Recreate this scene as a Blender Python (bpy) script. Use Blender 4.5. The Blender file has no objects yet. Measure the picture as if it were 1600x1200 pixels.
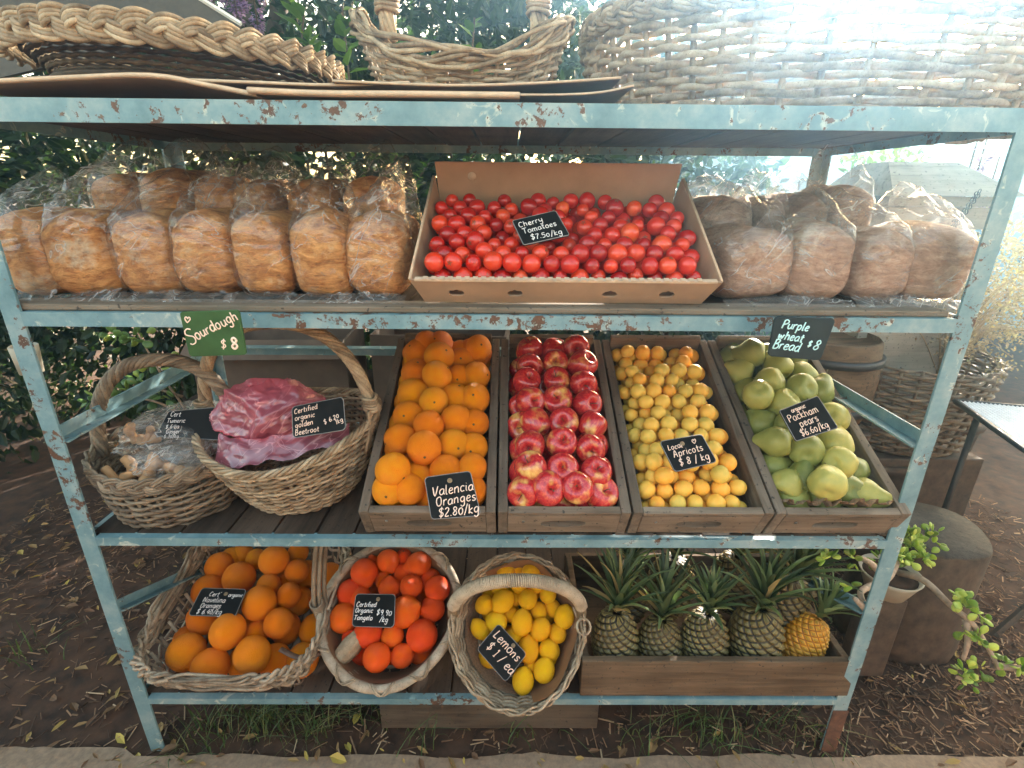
import bpy, math, random
import numpy as np
from mathutils import Vector, Matrix, noise
S = bpy.context.scene
R = math.radians
PI = math.pi
# ---------------------------------------------------------------- camera
CAM = Vector((0.0302, -0.9558, 1.4072)); PITCH, YAW, ROLL, FPX = 0.3556, 0.0085, 0.0095, 804.0
_F = Vector((math.sin(YAW)*math.cos(PITCH), math.cos(YAW)*math.cos(PITCH), -math.sin(PITCH)))
_R = _F.cross(Vector((0, 0, 1))).normalized(); _U = _R.cross(_F)
R_ = _R*math.cos(ROLL)+_U*math.sin(ROLL); U_ = _U*math.cos(ROLL)-_R*math.sin(ROLL)
cam = bpy.data.objects.new('camera', bpy.data.cameras.new('camera')); S.collection.objects.link(cam)
m = Matrix((R_, U_, -_F)).transposed().to_4x4(); m.translation = CAM; cam.matrix_world = m
cam.data.sensor_width = 36; cam.data.lens = 36*FPX/1600; cam.data.clip_start = .02; cam.data.clip_end = 500
S.camera = cam
# ---------------------------------------------------------------- light
def ray(px, py): return (_F + R_*((px-800)/FPX) - U_*((py-600)/FPX)).normalized()
SUN = ray(1370, -105)
SUN_EL = math.asin(SUN.z); SUN_AZ = math.atan2(SUN.x, SUN.y)
W = bpy.data.worlds.new('World'); S.world = W; W.use_nodes = True
nt = W.node_tree; sky = nt.nodes.new('ShaderNodeTexSky'); sky.sky_type = 'NISHITA'; sky.sun_disc = False
sky.sun_elevation = SUN_EL; sky.sun_rotation = SUN_AZ; sky.air_density = 1.0; sky.dust_density = 3.0; sky.ozone_density = 0.5
bg = nt.nodes['Background']; wb = nt.nodes.new('ShaderNodeMix'); wb.data_type = 'RGBA'; wb.blend_type = 'MULTIPLY'; wb.inputs[0].default_value = 1; wb.inputs[7].default_value = (1.19, 1, .71, 1)
nt.links.new(sky.outputs[0], wb.inputs[6]); nt.links.new(wb.outputs[2], bg.inputs[0]); bg.inputs[1].default_value = 0.15
sl = bpy.data.lights.new('sun', 'SUN'); sl.energy = 3.0; sl.angle = R(.5); sl.color = (1, .93, .82)
so = bpy.data.objects.new('sun', sl); S.collection.objects.link(so)
so.rotation_euler = SUN.to_track_quat('Z', 'Y').to_euler()
S.view_settings.view_transform = 'Standard'; S.view_settings.look = 'None'
S.view_settings.exposure = 3.15; S.view_settings.gamma = 1.0
S.render.engine = 'CYCLES'; S.render.resolution_x = 1024; S.render.resolution_y = 768
S.cycles.transparent_max_bounces = 24
# ---------------------------------------------------------------- pixel helpers (photo pixel -> world point on a plane)
def on(px, py, p0, n):
    r = ray(px, py); n = Vector(n); return CAM + r*((Vector(p0)-CAM).dot(n)/r.dot(n))
def onY(px, py, y): return on(px, py, (0, y, 0), (0, 1, 0))
def onZ(px, py, z): return on(px, py, (0, 0, z), (0, 0, 1))
# ---------------------------------------------------------------- mesh builder
class MB:
    def __init__(s): s.v = []; s.f = []; s.t = []; s.x = None
    def add(s, vs, fs, tone=.5):
        o = len(s.v)
        if s.x is not None: vs = [s.x @ Vector(p) for p in vs]
        s.v.extend([tuple(p) for p in vs]); s.f.extend([tuple(i+o for i in f) for f in fs]); s.t.extend([tone]*len(fs))
    def box(s, c, d, rot=None, tone=.5):
        c = Vector(c); h = [q/2 for q in d]
        vs = []
        for i in (-1, 1):
            for j in (-1, 1):
                for k in (-1, 1):
                    p = Vector((i*h[0], j*h[1], k*h[2]))
                    if rot is not None: p = rot @ p
                    vs.append(c+p)
        s.add(vs, [(0, 1, 3, 2), (4, 6, 7, 5), (0, 4, 5, 1), (2, 3, 7, 6), (0, 2, 6, 4), (1, 5, 7, 3)], tone)
    def tube(s, pts, r, n=6, closed=False, tone=.5, flat=1.0):
        pts = [Vector(p) for p in pts]; N = len(pts); rs = r if isinstance(r, (list, tuple)) else [r]*N
        vs = []; up = None
        for i, p in enumerate(pts):
            if closed: t = pts[(i+1) % N]-pts[i-1]
            else: t = pts[min(i+1, N-1)]-pts[max(i-1, 0)]
            if t.length < 1e-9: t = Vector((0, 0, 1))
            t.normalize()
            if up is None: up = Vector((0, 0, 1)) if abs(t.z) < .9 else Vector((1, 0, 0))
            a = t.cross(up)
            if a.length < 1e-6: a = t.cross(Vector((0, 1, 0)))
            a.normalize(); b = a.cross(t).normalized(); up = b
            for k in range(n):
                q = 2*PI*k/n; vs.append(p + a*(math.cos(q)*rs[i]) + b*(math.sin(q)*rs[i]*flat))
        fs = []
        for i in range(N if closed else N-1):
            j = (i+1) % N
            for k in range(n): fs.append((i*n+k, i*n+(k+1) % n, j*n+(k+1) % n, j*n+k))
        if not closed: fs.append(tuple(range(n))[::-1]); fs.append(tuple((N-1)*n+k for k in range(n)))
        s.add(vs, fs, tone)
    def lathe(s, prof, n=24, fn=None, tone=.5):
        vs = []; m = len(prof)
        for i, (r, z) in enumerate(prof):
            for k in range(n):
                a = 2*PI*k/n; p = Vector((r*math.cos(a), r*math.sin(a), z))
                if fn: p = fn(p, a, i/(m-1))
                vs.append(p)
        fs = [(i*n+k, i*n+(k+1) % n, (i+1)*n+(k+1) % n, (i+1)*n+k) for i in range(m-1) for k in range(n)]
        fs.append(tuple(range(n))[::-1]); fs.append(tuple((m-1)*n+k for k in range(n)))
        s.add(vs, fs, tone)
    def grid(s, fn, nu, nv, tone=.5, wrap=False):
        vs = [fn(i/(nu if wrap else nu-1), j/(nv-1)) for j in range(nv) for i in range(nu)]
        fs = [(j*nu+i, j*nu+(i+1) % nu, (j+1)*nu+(i+1) % nu, (j+1)*nu+i) for j in range(nv-1) for i in range(nu if wrap else nu-1)]
        s.add(vs, fs, tone)
    def leaf(s, p, d, n, L, w, fold=.25, tone=.5):
        d = d.normalized(); a = d.cross(n)
        if a.length < 1e-5: a = d.cross(Vector((0.3, 1, .2)))
        a.normalize(); n = a.cross(d).normalized()
        s.add([p, p+d*L*.35+a*w*.5+n*w*fold, p+d*L*.75+a*w*.38+n*w*fold*.4, p+d*L, p+d*L*.75-a*w*.38+n*w*fold*.4, p+d*L*.35-a*w*.5+n*w*fold, p+d*L*.5],
              [(0, 1, 6), (1, 2, 6), (2, 3, 6), (3, 4, 6), (4, 5, 6), (5, 0, 6)], tone)
    def build(s, name, mat, parent=None, smooth=True, bevel=0, label=None):
        me = bpy.data.meshes.new(name); me.from_pydata(s.v, [], s.f); me.validate(); 
        if len(me.polygons) == len(s.t):
            at = me.attributes.new('tone', 'FLOAT', 'FACE'); at.data.foreach_set('value', s.t)
        me.polygons.foreach_set('use_smooth', [smooth]*len(me.polygons)); me.materials.append(mat)
        o = bpy.data.objects.new(name, me); S.collection.objects.link(o)
        if parent: o.parent = parent
        if bevel:
            b = o.modifiers.new('bevel', 'BEVEL'); b.width = bevel; b.segments = 2; b.limit_method = 'ANGLE'
        if label: o['label'] = label
        return o
def tag(o, label, cat, group=None):
    if not 4 <= len(label.split()) <= 16: print('LABEL', len(label.split()), label)
    o['label'] = label; o['category'] = cat
    if group: o['group'] = group
    return o
def thing(name, label, cat, mat=None, group=None):
    o = bpy.data.objects.new(name, None); S.collection.objects.link(o); o.empty_display_size = .05
    if mat is not None: o.matrix_world = mat
    return tag(o, label, cat, group)
def struct(o): o['kind'] = 'structure'; return o
def T(x, y, z): return Matrix.Translation((x, y, z))
def RX(a): return Matrix.Rotation(a, 4, 'X')
def RY(a): return Matrix.Rotation(a, 4, 'Y')
def RZ(a): return Matrix.Rotation(a, 4, 'Z')
def nz(p, s=1.0, seed=0): return noise.noise(Vector((p[0]*s+seed*7.3, p[1]*s-seed*3.1, p[2]*s+seed*1.7)))
def catmull(pts, k=4):
    P = [Vector(p) for p in pts]; out = []
    if len(P) < 3: 
        return [P[0].lerp(P[-1], i/k) for i in range(k+1)]
    for i in range(len(P)-1):
        a = P[max(i-1, 0)]; b = P[i]; c = P[i+1]; d = P[min(i+2, len(P)-1)]
        for q in range(k):
            t = q/k; out.append(.5*((2*b)+(c-a)*t+(2*a-5*b+4*c-d)*t*t+(3*b-a-3*c+d)*t*t*t))
    out.append(P[-1]); return out
# ---------------------------------------------------------------- materials
def newmat(name):
    m = bpy.data.materials.new(name); m.use_nodes = True; nt = m.node_tree
    return m, nt, nt.nodes['Principled BSDF'], nt.nodes['Material Output']
def N(nt, typ, **kw):
    n = nt.nodes.new(typ)
    for k, v in kw.items():
        if k.startswith('i_'): 
            kk = k[2:]; kk = int(kk) if kk.isdigit() else kk.replace('_', ' ')
            n.inputs[kk].default_value = v
        else: setattr(n, k, v)
    return n
def ramp(nt, fac, stops, interp='LINEAR'):
    r = nt.nodes.new('ShaderNodeValToRGB'); nt.links.new(fac, r.inputs[0]); cr = r.color_ramp; cr.interpolation = interp
    while len(cr.elements) < len(stops): cr.elements.new(.5)
    for e, (p, c) in zip(cr.elements, stops): e.position = p; e.color = (*c, 1)
    return r.outputs[0]
def coords(nt, scale=(1, 1, 1), kind='Object', rnd=True):
    tc = N(nt, 'ShaderNodeTexCoord'); mp = N(nt, 'ShaderNodeMapping'); mp.inputs['Scale'].default_value = scale
    if rnd:
        oi = N(nt, 'ShaderNodeObjectInfo'); a = N(nt, 'ShaderNodeVectorMath', operation='SCALE'); a.inputs[0].default_value = (37, 19, 53)
        nt.links.new(oi.outputs['Random'], a.inputs['Scale']); b = N(nt, 'ShaderNodeVectorMath', operation='ADD')
        nt.links.new(tc.outputs[kind], b.inputs[0]); nt.links.new(a.outputs[0], b.inputs[1]); nt.links.new(b.outputs[0], mp.inputs[0])
    else: nt.links.new(tc.outputs[kind], mp.inputs[0])
    return mp.outputs[0]
def tex(nt, co, scale, detail=4, rough=.6, dist=0):
    t = N(nt, 'ShaderNodeTexNoise'); t.inputs['Scale'].default_value = scale; t.inputs['Detail'].default_value = detail
    t.inputs['Roughness'].default_value = rough; t.inputs['Distortion'].default_value = dist; nt.links.new(co, t.inputs['Vector']); return t.outputs[0]
def mixc(nt, fac, a, b, mode='MIX'):
    m = nt.nodes.new('ShaderNodeMix'); m.data_type = 'RGBA'; m.blend_type = mode
    for sock, v in ((m.inputs[0], fac), (m.inputs[6], a), (m.inputs[7], b)):
        if hasattr(v, 'is_linked'): nt.links.new(v, sock)
        elif isinstance(v, (int, float)): sock.default_value = v
        else: sock.default_value = (*v, 1)
    return m.outputs[2]
def bump(nt, bsdf, h, strength, dist=.002):
    b = N(nt, 'ShaderNodeBump'); b.inputs['Strength'].default_value = strength; b.inputs['Distance'].default_value = dist
    nt.links.new(h, b.inputs['Height']); nt.links.new(b.outputs[0], bsdf.inputs['Normal']); return b.outputs[0]
def tone(nt):
    a = N(nt, 'ShaderNodeAttribute'); a.attribute_name = 'tone'; return a.outputs['Fac']
def simple(name, c, rough=.6, metal=0, sc=40, var=.25, bmp=.2, spec=.5):
    m, nt, b, o = newmat(name); co = coords(nt); t = tex(nt, co, sc)
    nt.links.new(ramp(nt, t, [(.3, tuple(q*(1-var) for q in c)), (.7, tuple(min(1, q*(1+var)) for q in c))]), b.inputs['Base Color'])
    b.inputs['Roughness'].default_value = rough; b.inputs['Metallic'].default_value = metal; b.inputs['Specular IOR Level'].default_value = spec
    if bmp: bump(nt, b, t, bmp)
    return m
def m_paint():
    m, nt, b, o = newmat('chipped_blue_paint'); co = coords(nt)
    big = tex(nt, co, 9, 6, .7); fine = tex(nt, co, 60, 6, .75); grime = tex(nt, co, 25, 4, .6, 1)
    base = ramp(nt, big, [(.3, (.085, .175, .20)), (.5, (.16, .275, .30)), (.72, (.31, .38, .37))])
    rust = ramp(nt, fine, [(.3, (.035, .02, .013)), (.6, (.11, .05, .026)), (.8, (.22, .16, .10))])
    mul = N(nt, 'ShaderNodeMath', operation='MULTIPLY'); nt.links.new(fine, mul.inputs[0]); nt.links.new(grime, mul.inputs[1]); zone = ramp(nt, tex(nt, co, 3.1, 2, .5), [(.40, (.74, .74, .74)), (.62, (1.16, 1.16, 1.16))]); mul2 = N(nt, 'ShaderNodeMath', operation='MULTIPLY'); nt.links.new(mul.outputs[0], mul2.inputs[0]); nt.links.new(zone, mul2.inputs[1]); mul = mul2
    mask = ramp(nt, mul.outputs[0], [(.318, (0, 0, 0)), (.338, (1, 1, 1))])
    cream = mixc(nt, ramp(nt, grime, [(.60, (0, 0, 0)), (.68, (.8, .8, .8))]), base, (.52, .55, .47))
    nt.links.new(mixc(nt, mask, cream, rust), b.inputs['Base Color']); b.inputs['Roughness'].default_value = .55
    bump(nt, b, mask, -.6, .0015); return m
def m_wood(name, c1, c2, axis=0, dark=(.03, .025, .02), sc=1.0, rough=.8):
    m, nt, b, o = newmat(name); s = [30*sc]*3; s[axis] = 2.2*sc; co = coords(nt, tuple(s))
    g = tex(nt, co, 1.6, 8, .7, .6); co2 = coords(nt); big = tex(nt, co2, 7, 3, .5); sp = tex(nt, co2, 90, 3, .6)
    tn = tone(nt)
    c = ramp(nt, g, [(.28, dark), (.42, c1), (.62, c2), (.8, tuple(min(1, q*1.25) for q in c2))])
    c = mixc(nt, .5, c, ramp(nt, big, [(.3, tuple(q*.55 for q in c1)), (.7, c2)]))
    c = mixc(nt, ramp(nt, sp, [(.62, (0, 0, 0)), (.70, (.85, .85, .85))]), c, dark)
    c = mixc(nt, 1.0, c, ramp(nt, tn, [(0, (.5, .5, .5)), (1, (1.0, 1.0, 1.0))]), 'MULTIPLY')
    nt.links.new(c, b.inputs['Base Color']); b.inputs['Roughness'].default_value = rough; b.inputs['Specular IOR Level'].default_value = .2
    bump(nt, b, g, .8, .003); return m
def m_wicker(name, c1, c2, dark, sc=1.0):
    m, nt, b, o = newmat(name); co = coords(nt); a = tex(nt, co, 28*sc, 5, .7); f = tex(nt, co, 260, 3, .6); tn = tone(nt)
    c = ramp(nt, a, [(.3, dark), (.45, c1), (.65, c2)])
    c = mixc(nt, .55, c, ramp(nt, tn, [(0, dark), (.35, c1), (1, c2)]))
    c = mixc(nt, ramp(nt, f, [(.58, (0, 0, 0)), (.7, (.55, .55, .55))]), c, dark)
    nt.links.new(c, b.inputs['Base Color']); b.inputs['Roughness'].default_value = .6; b.inputs['Specular IOR Level'].default_value = .3; bump(nt, b, f, .35, .001); return m
def m_leaf(name, stops, trans=.35, rough=.45):
    m, nt, b, o = newmat(name); tn = tone(nt); c = ramp(nt, tn, stops)
    nt.links.new(c, b.inputs['Base Color']); b.inputs['Roughness'].default_value = rough
    tr = N(nt, 'ShaderNodeBsdfTranslucent'); nt.links.new(mixc(nt, 1, c, (1.0, 1.3, .45), 'MULTIPLY'), tr.inputs[0])
    mx = N(nt, 'ShaderNodeMixShader'); mx.inputs[0].default_value = trans; nt.links.new(b.outputs[0], mx.inputs[1]); nt.links.new(tr.outputs[0], mx.inputs[2])
    nt.links.new(mx.outputs[0], o.inputs[0]); return m
def tc_plain(nt):
    return coords(nt, (1, 1, 1))
def m_film(name, col, base, strength, sc=1, tint=None, gloss=.045, crease_glint=.5, ccol=(.95, .93, .9)):
    # thin plastic: mostly see-through, glossy at folds and glancing angles; whitened creases also paint in glints
    m, nt, b, o = newmat(name); co = coords(nt, (14*sc, 14*sc, 30*sc)); a = N(nt, 'ShaderNodeTexNoise'); a.noise_type = 'RIDGED_MULTIFRACTAL'
    a.inputs['Scale'].default_value = 1.1; a.inputs['Detail'].default_value = 3; a.inputs['Distortion'].default_value = .8; nt.links.new(co, a.inputs['Vector'])
    b.inputs['Base Color'].default_value = (*col, 1); b.inputs['Roughness'].default_value = .12; b.inputs['Specular IOR Level'].default_value = 1.0
    nrm = bump(nt, b, a.outputs[0], strength, .006)
    gl = N(nt, 'ShaderNodeBsdfGlossy'); gl.inputs['Roughness'].default_value = .13; nt.links.new(nrm, gl.inputs['Normal'])
    tr = N(nt, 'ShaderNodeBsdfTransparent'); tr.inputs[0].default_value = (*(tint or (1, 1, 1)), 1)
    fl = N(nt, 'ShaderNodeLayerWeight'); nt.links.new(nrm, fl.inputs['Normal']); fp = N(nt, 'ShaderNodeMath', operation='POWER'); fp.inputs[1].default_value = 3.0; nt.links.new(fl.outputs['Facing'], fp.inputs[0]); fr = N(nt, 'ShaderNodeMath', operation='MULTIPLY_ADD'); fr.inputs[1].default_value = .45; fr.inputs[2].default_value = gloss; nt.links.new(fp.outputs[0], fr.inputs[0])
    mx = N(nt, 'ShaderNodeMixShader'); nt.links.new(fr.outputs[0], mx.inputs[0]); nt.links.new(tr.outputs[0], mx.inputs[1]); nt.links.new(gl.outputs[0], mx.inputs[2])
    df = N(nt, 'ShaderNodeBsdfDiffuse'); df.inputs[0].default_value = (*col, 1); nt.links.new(nrm, df.inputs['Normal'])
    tl = N(nt, 'ShaderNodeBsdfTranslucent'); tl.inputs[0].default_value = (*col, 1)
    ad = N(nt, 'ShaderNodeMixShader'); ad.inputs[0].default_value = .5; nt.links.new(df.outputs[0], ad.inputs[1]); nt.links.new(tl.outputs[0], ad.inputs[2])
    acc = None
    for ang, scl, wd in ((.9, (7, 7, 34), .030), (-.5, (9, 9, 40), .022), (.25, (16, 16, 22), .020)):
        cs = coords(nt, tuple(q*sc for q in scl)); rt = N(nt, 'ShaderNodeVectorRotate', rotation_type='AXIS_ANGLE'); rt.inputs['Axis'].default_value = (.2, 1, .1); rt.inputs['Angle'].default_value = ang; nt.links.new(tc_plain(nt), rt.inputs['Vector'])
        mp = N(nt, 'ShaderNodeMapping'); mp.inputs['Scale'].default_value = tuple(q*sc for q in scl); nt.links.new(rt.outputs[0], mp.inputs[0])
        n1 = tex(nt, mp.outputs[0], 1.0, 2, .5, .6); sb = N(nt, 'ShaderNodeMath', operation='SUBTRACT'); nt.links.new(n1, sb.inputs[0]); sb.inputs[1].default_value = .5
        ab = N(nt, 'ShaderNodeMath', operation='ABSOLUTE'); nt.links.new(sb.outputs[0], ab.inputs[0]); ln = ramp(nt, ab.outputs[0], [(0, (1, 1, 1)), (wd*.35, (.45, .45, .45)), (wd, (0, 0, 0))])
        mk = ramp(nt, tex(nt, mp.outputs[0], .45, 1), [(.48, (0, 0, 0)), (.64, (1, 1, 1))]); l2 = mixc(nt, 1, ln, mk, 'MULTIPLY')
        acc = l2 if acc is None else mixc(nt, 1, acc, l2, 'LIGHTEN')
    ck = mixc(nt, acc, (base,)*3, (crease_glint,)*3); dc = mixc(nt, acc, col, ccol); nt.links.new(dc, df.inputs[0])
    m2 = N(nt, 'ShaderNodeMixShader'); nt.links.new(ck, m2.inputs[0]); nt.links.new(mx.outputs[0], m2.inputs[1]); nt.links.new(ad.outputs[0], m2.inputs[2])
    nt.links.new(m2.outputs[0], o.inputs[0]); return m
def m_fruit(name, stops, scn=3, pore=0, rough=.35, pores=55, coat=.0, obj_var=.5, sss=0):
    m, nt, b, o = newmat(name); co = coords(nt); t = tex(nt, co, scn, 3, .5)
    oi = N(nt, 'ShaderNodeObjectInfo'); mx = N(nt, 'ShaderNodeMix'); mx.inputs[0].default_value = obj_var
    nt.links.new(t, mx.inputs[2]); nt.links.new(oi.outputs['Random'], mx.inputs[3])
    c = ramp(nt, mx.outputs[0], stops)
    nt.links.new(c, b.inputs['Base Color']); b.inputs['Roughness'].default_value = rough; b.inputs['Specular IOR Level'].default_value = .35; b.inputs['Coat Weight'].default_value = coat; b.inputs['Coat Roughness'].default_value = .12
    if sss: b.inputs['Subsurface Weight'].default_value = sss; b.inputs['Subsurface Radius'].default_value = (.6, .25, .08); b.inputs['Subsurface Scale'].default_value = .01
    if pore:
        v = N(nt, 'ShaderNodeTexVoronoi'); v.inputs['Scale'].default_value = pores; nt.links.new(co, v.inputs['Vector']); bump(nt, b, v.outputs[0], pore, .01)
    return m
M = {}
M['paint'] = m_paint()
M['shelfwood'] = m_wood('dark_shelf_board', (.07, .045, .03), (.15, .10, .07), 1)
M['edgewood'] = m_wood('shelf_edge_board', (.20, .15, .10), (.34, .27, .20), 0)
M['cratex'] = m_wood('weathered_crate_front', (.17, .12, .08), (.38, .295, .215), 0)
M['cratey'] = m_wood('weathered_crate_side', (.13, .095, .065), (.28, .22, .165), 1)
M['pinex'] = m_wood('brown_crate_board', (.12, .075, .042), (.27, .18, .11), 0)
M['pallet'] = m_wood('grey_box_board', (.12, .09, .065), (.22, .17, .12), 0)
M['wick_tan'] = m_wicker('tan_wicker', (.26, .175, .10), (.57, .445, .295), (.05, .03, .018))
M['wick_grey'] = m_wicker('grey_wicker', (.24, .17, .11), (.54, .44, .32), (.06, .04, .025))
M['wick_pale'] = m_wicker('pale_wicker', (.30, .21, .13), (.62, .50, .35), (.08, .05, .03))
M['wick_brown'] = m_wicker('brown_wicker', (.14, .10, .065), (.33, .26, .18), (.05, .03, .02))
M['wick_dark'] = m_wicker('dark_wicker', (.05, .032, .02), (.13, .09, .055), (.02, .012, .008))
M['card'] = simple('cardboard', (.34, .21, .125), .85, sc=14, var=.12, bmp=.05)
M['cardedge'] = simple('cardboard_edge', (.55, .40, .27), .9, sc=60, var=.15, bmp=.05)
M['carddark'] = simple('dark_cardboard', (.16, .11, .08), .9, sc=14, var=.2, bmp=.05)
M['slate'] = simple('slate_board', (.010, .0095, .009), .6, sc=30, var=.3, bmp=.05, spec=.15)
M['slateedge'] = simple('slate_rim', (.22, .21, .20), .6, sc=50)
M['green'] = simple('green_board', (.045, .10, .035), .6, sc=25, var=.2, bmp=.05, spec=.2)
M['teal'] = simple('teal_black_board', (.022, .034, .036), .6, sc=25, var=.2, bmp=.05, spec=.2)
M['pink_ink'] = simple('pale_pink_chalk', (.95, .68, .55), .8, sc=200, var=.1, bmp=0)
M['white_ink'] = simple('white_chalk', (.85, .82, .80), .8, sc=200, var=.1, bmp=0)
M['mint_ink'] = simple('pale_blue_chalk', (.55, .85, .85), .8, sc=200, var=.1, bmp=0)
M['brass'] = simple('dull_brass', (.35, .25, .15), .4, .7, 60)
M['steel'] = simple('steel', (.5, .5, .5), .35, .9, 60)
M['film'] = m_film('clear_plastic', (.9, .88, .85), .02, 1.0, crease_glint=.50)
M['film2'] = m_film('milky_plastic', (.85, .80, .74), .10, 1.0, crease_glint=.6)
M['redfilm'] = m_film('red_plastic', (.97, .30, .40), .40, .9, .8, (1, .55, .60), crease_glint=.8, ccol=(.98, .66, .70), gloss=.17)
M['stem'] = simple('dry_stem', (.10, .07, .03), .8, sc=80)
M['soil'] = simple('dark_soil', (.066, .031, .016), .95, sc=18, var=.6, bmp=1.0)
M['path'] = simple('worn_concrete', (.27, .185, .12), .9, sc=70, var=.25, bmp=.35)
M['chips'] = m_leaf('wood_chips', [(0, (.06, .03, .016)), (.5, (.16, .085, .045)), (.85, (.30, .18, .10)), (1, (.50, .36, .22))], 0, .8)
M['dryleaf'] = m_leaf('fallen_leaves', [(0, (.16, .08, .04)), (.5, (.35, .22, .08)), (1, (.55, .42, .08))], .15, .7)
M['grass'] = m_leaf('grass_blades', [(0, (.04, .07, .02)), (.7, (.10, .16, .04)), (1, (.22, .20, .08))], .25)
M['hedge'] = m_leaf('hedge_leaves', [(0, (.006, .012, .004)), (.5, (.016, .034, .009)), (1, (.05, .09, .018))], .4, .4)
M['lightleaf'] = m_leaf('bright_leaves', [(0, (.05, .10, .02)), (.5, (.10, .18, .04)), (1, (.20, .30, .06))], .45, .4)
M['purple'] = m_leaf('purple_flowers', [(0, (.16, .08, .30)), (1, (.50, .32, .70))], .3, .6)
M['succ'] = m_leaf('succulent_leaves', [(0, (.06, .13, .03)), (.6, (.14, .24, .06)), (1, (.40, .48, .10))], .25, .3)
M['jade_sun_painted'] = m_leaf('jade_leaves_painted_sun', [(0, (.14, .22, .04)), (.5, (.36, .48, .07)), (1, (.68, .70, .16))], .35, .3)  # extra-bright leaf colour paints in sunlight that does not reach the plant
M['dry'] = m_leaf('dry_twigs', [(0, (.20, .13, .08)), (1, (.50, .38, .25))], .2, .8)
M['bark'] = simple('bark', (.09, .06, .04), .9, sc=30, var=.4, bmp=.8)
M['jadebark'] = simple('jade_bark', (.36, .26, .18), .8, sc=60, var=.3, bmp=.6)
M['white_ceramic'] = simple('white_ceramic', (.42, .37, .28), .5, sc=10, var=.08, bmp=.02)
M['greypanel'] = simple('grey_board', (.085, .072, .058), .8, sc=60, var=.15, bmp=.05)
M['whitepaint'] = simple('white_paint', (.75, .72, .66), .6, sc=30, var=.08, bmp=.05)
M['hive'] = m_wood('hive_board', (.30, .27, .22), (.42, .38, .31), 0)
M['bluewall'] = simple('blue_house_wall', (.30, .42, .50), .8, sc=5, var=.1, bmp=.02)
M['glass'] = simple('window_glass', (.05, .08, .10), .08, sc=3, var=.1, bmp=0)
M['mesh'] = simple('white_metal_mesh', (.85, .85, .85), .5, 0, 30, .1, .05)
M['darkmetal'] = simple('dark_metal', (.05, .05, .05), .5, .4, 30, .2, .1)
M['rustmetal'] = simple('rusty_metal', (.13, .06, .035), .85, .1, 50, .4, .5)
M['log'] = m_wood('grey_log', (.09, .075, .06), (.19, .16, .13), 2)
M['sack'] = simple('hessian', (.34, .22, .14), .95, sc=180, var=.35, bmp=.8)
M['paper'] = simple('brown_paper', (.24, .12, .055), .75, sc=9, var=.15, bmp=.1)
M['ginger'] = simple('ginger_skin', (.50, .27, .12), .7, sc=30, var=.25, bmp=.4)
M['beet'] = simple('beet_skin', (.10, .012, .02), .6, sc=20, var=.4, bmp=.3)
# ================================================================ rack
ZR = (1.528, 1.1775, .676, .1875)   # rail heights: top, bread, crates, baskets
random.seed(3)
rack = thing('display_rack', 'tall pale blue metal rack with chipped rusty paint and four wooden shelves', 'shelving rack', T(0, 0, 0))
def angle_bar(a, b, w, t, d1, d2, name='post'):
    # L-section bar from a to b, flanges along d1 and d2
    mb = MB(); a = Vector(a); b = Vector(b); d1 = Vector(d1); d2 = Vector(d2)
    prof = [(0, 0), (w, 0), (w, t), (t, t), (t, w), (0, w)]
    n = 14
    vs = [a.lerp(b, i/n)+d1*p+d2*q for i in range(n+1) for p, q in prof]
    fs = [(i*6+k, i*6+(k+1) % 6, (i+1)*6+(k+1) % 6, (i+1)*6+k) for i in range(n) for k in range(6)]
    fs += [tuple(range(6))[::-1], tuple(n*6+k for k in range(6))]
    vs = [v+Vector((nz(v, 9, 1), nz(v, 9, 2), 0))*.0012 for v in vs]
    mb.add(vs, fs); return mb.build(name, M['paint'], rack, smooth=False)
for sx in (-1, 1):
    angle_bar((sx*.917, -.003, 0), (sx*.917, -.003, 1.545), .036, .005, (-sx, 0, 0), (0, 1, 0))
    angle_bar((sx*.917, .62, 0), (sx*.917, .62, 1.545), .036, .005, (-sx, 0, 0), (0, -1, 0))
    angle_bar((sx*.906, .003, .915), (sx*.906, .585, .915), .03, .004, (0, 0, 1), (-sx, 0, 0), 'side_rail')
    angle_bar((sx*.902, .003, .47), (sx*.902, .58, .20), .026, .004, (0, 0, 1), (-sx, 0, 0), 'brace')
o = angle_bar((.9195, -.0055, 0), (.9195, -.0055, .155), .040, .002, (-1, 0, 0), (0, 1, 0), 'rusty_foot'); o.data.materials[0] = M['rustmetal']
hs = (.036, .027, .021, .019)
for z, h in zip(ZR, hs):
    angle_bar((-.879, -.006, z+h/2), (.879, -.006, z+h/2), h, .005, (0, 0, -1), (0, 1, 0), 'rail')
    angle_bar((-.879, .62, z+h/2), (.879, .62, z+h/2), h, .005, (0, 0, -1), (0, -1, 0), 'rail')
    for sx in (-1, 1): angle_bar((sx*.91, .034, z+h/2), (sx*.91, .584, z+h/2), h, .004, (0, 0, -1), (-sx, 0, 0), 'side_rail')
angle_bar((-.88, .612, .95), (.88, .612, .95), .03, .004, (0, 0, -1), (0, -1, 0), 'rail')
for z, h in zip(ZR, hs):
    mb = MB(); x = -.9; 
    while x < .895:
        w = random.uniform(.085, .115); w = min(w, .9-x)
        mb.box((x+w/2, .306, z+h/2+.001-.009+random.uniform(-.001, .001)), (w-.006, .59, .018), tone=random.uniform(.2, 1)); x += w
    mb.build('shelf_board', M['shelfwood'], rack, smooth=False)
mb = MB(); mb.box((-.03, .036, 1.1980), (1.80, .062, .012)); mb.build('edge_board', M['edgewood'], rack, smooth=False, bevel=.003)
SB = ZR[1]+.0265; SC = ZR[2]+.0140; SD = ZR[3]+.0135; ST = ZR[0]+.020
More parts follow.
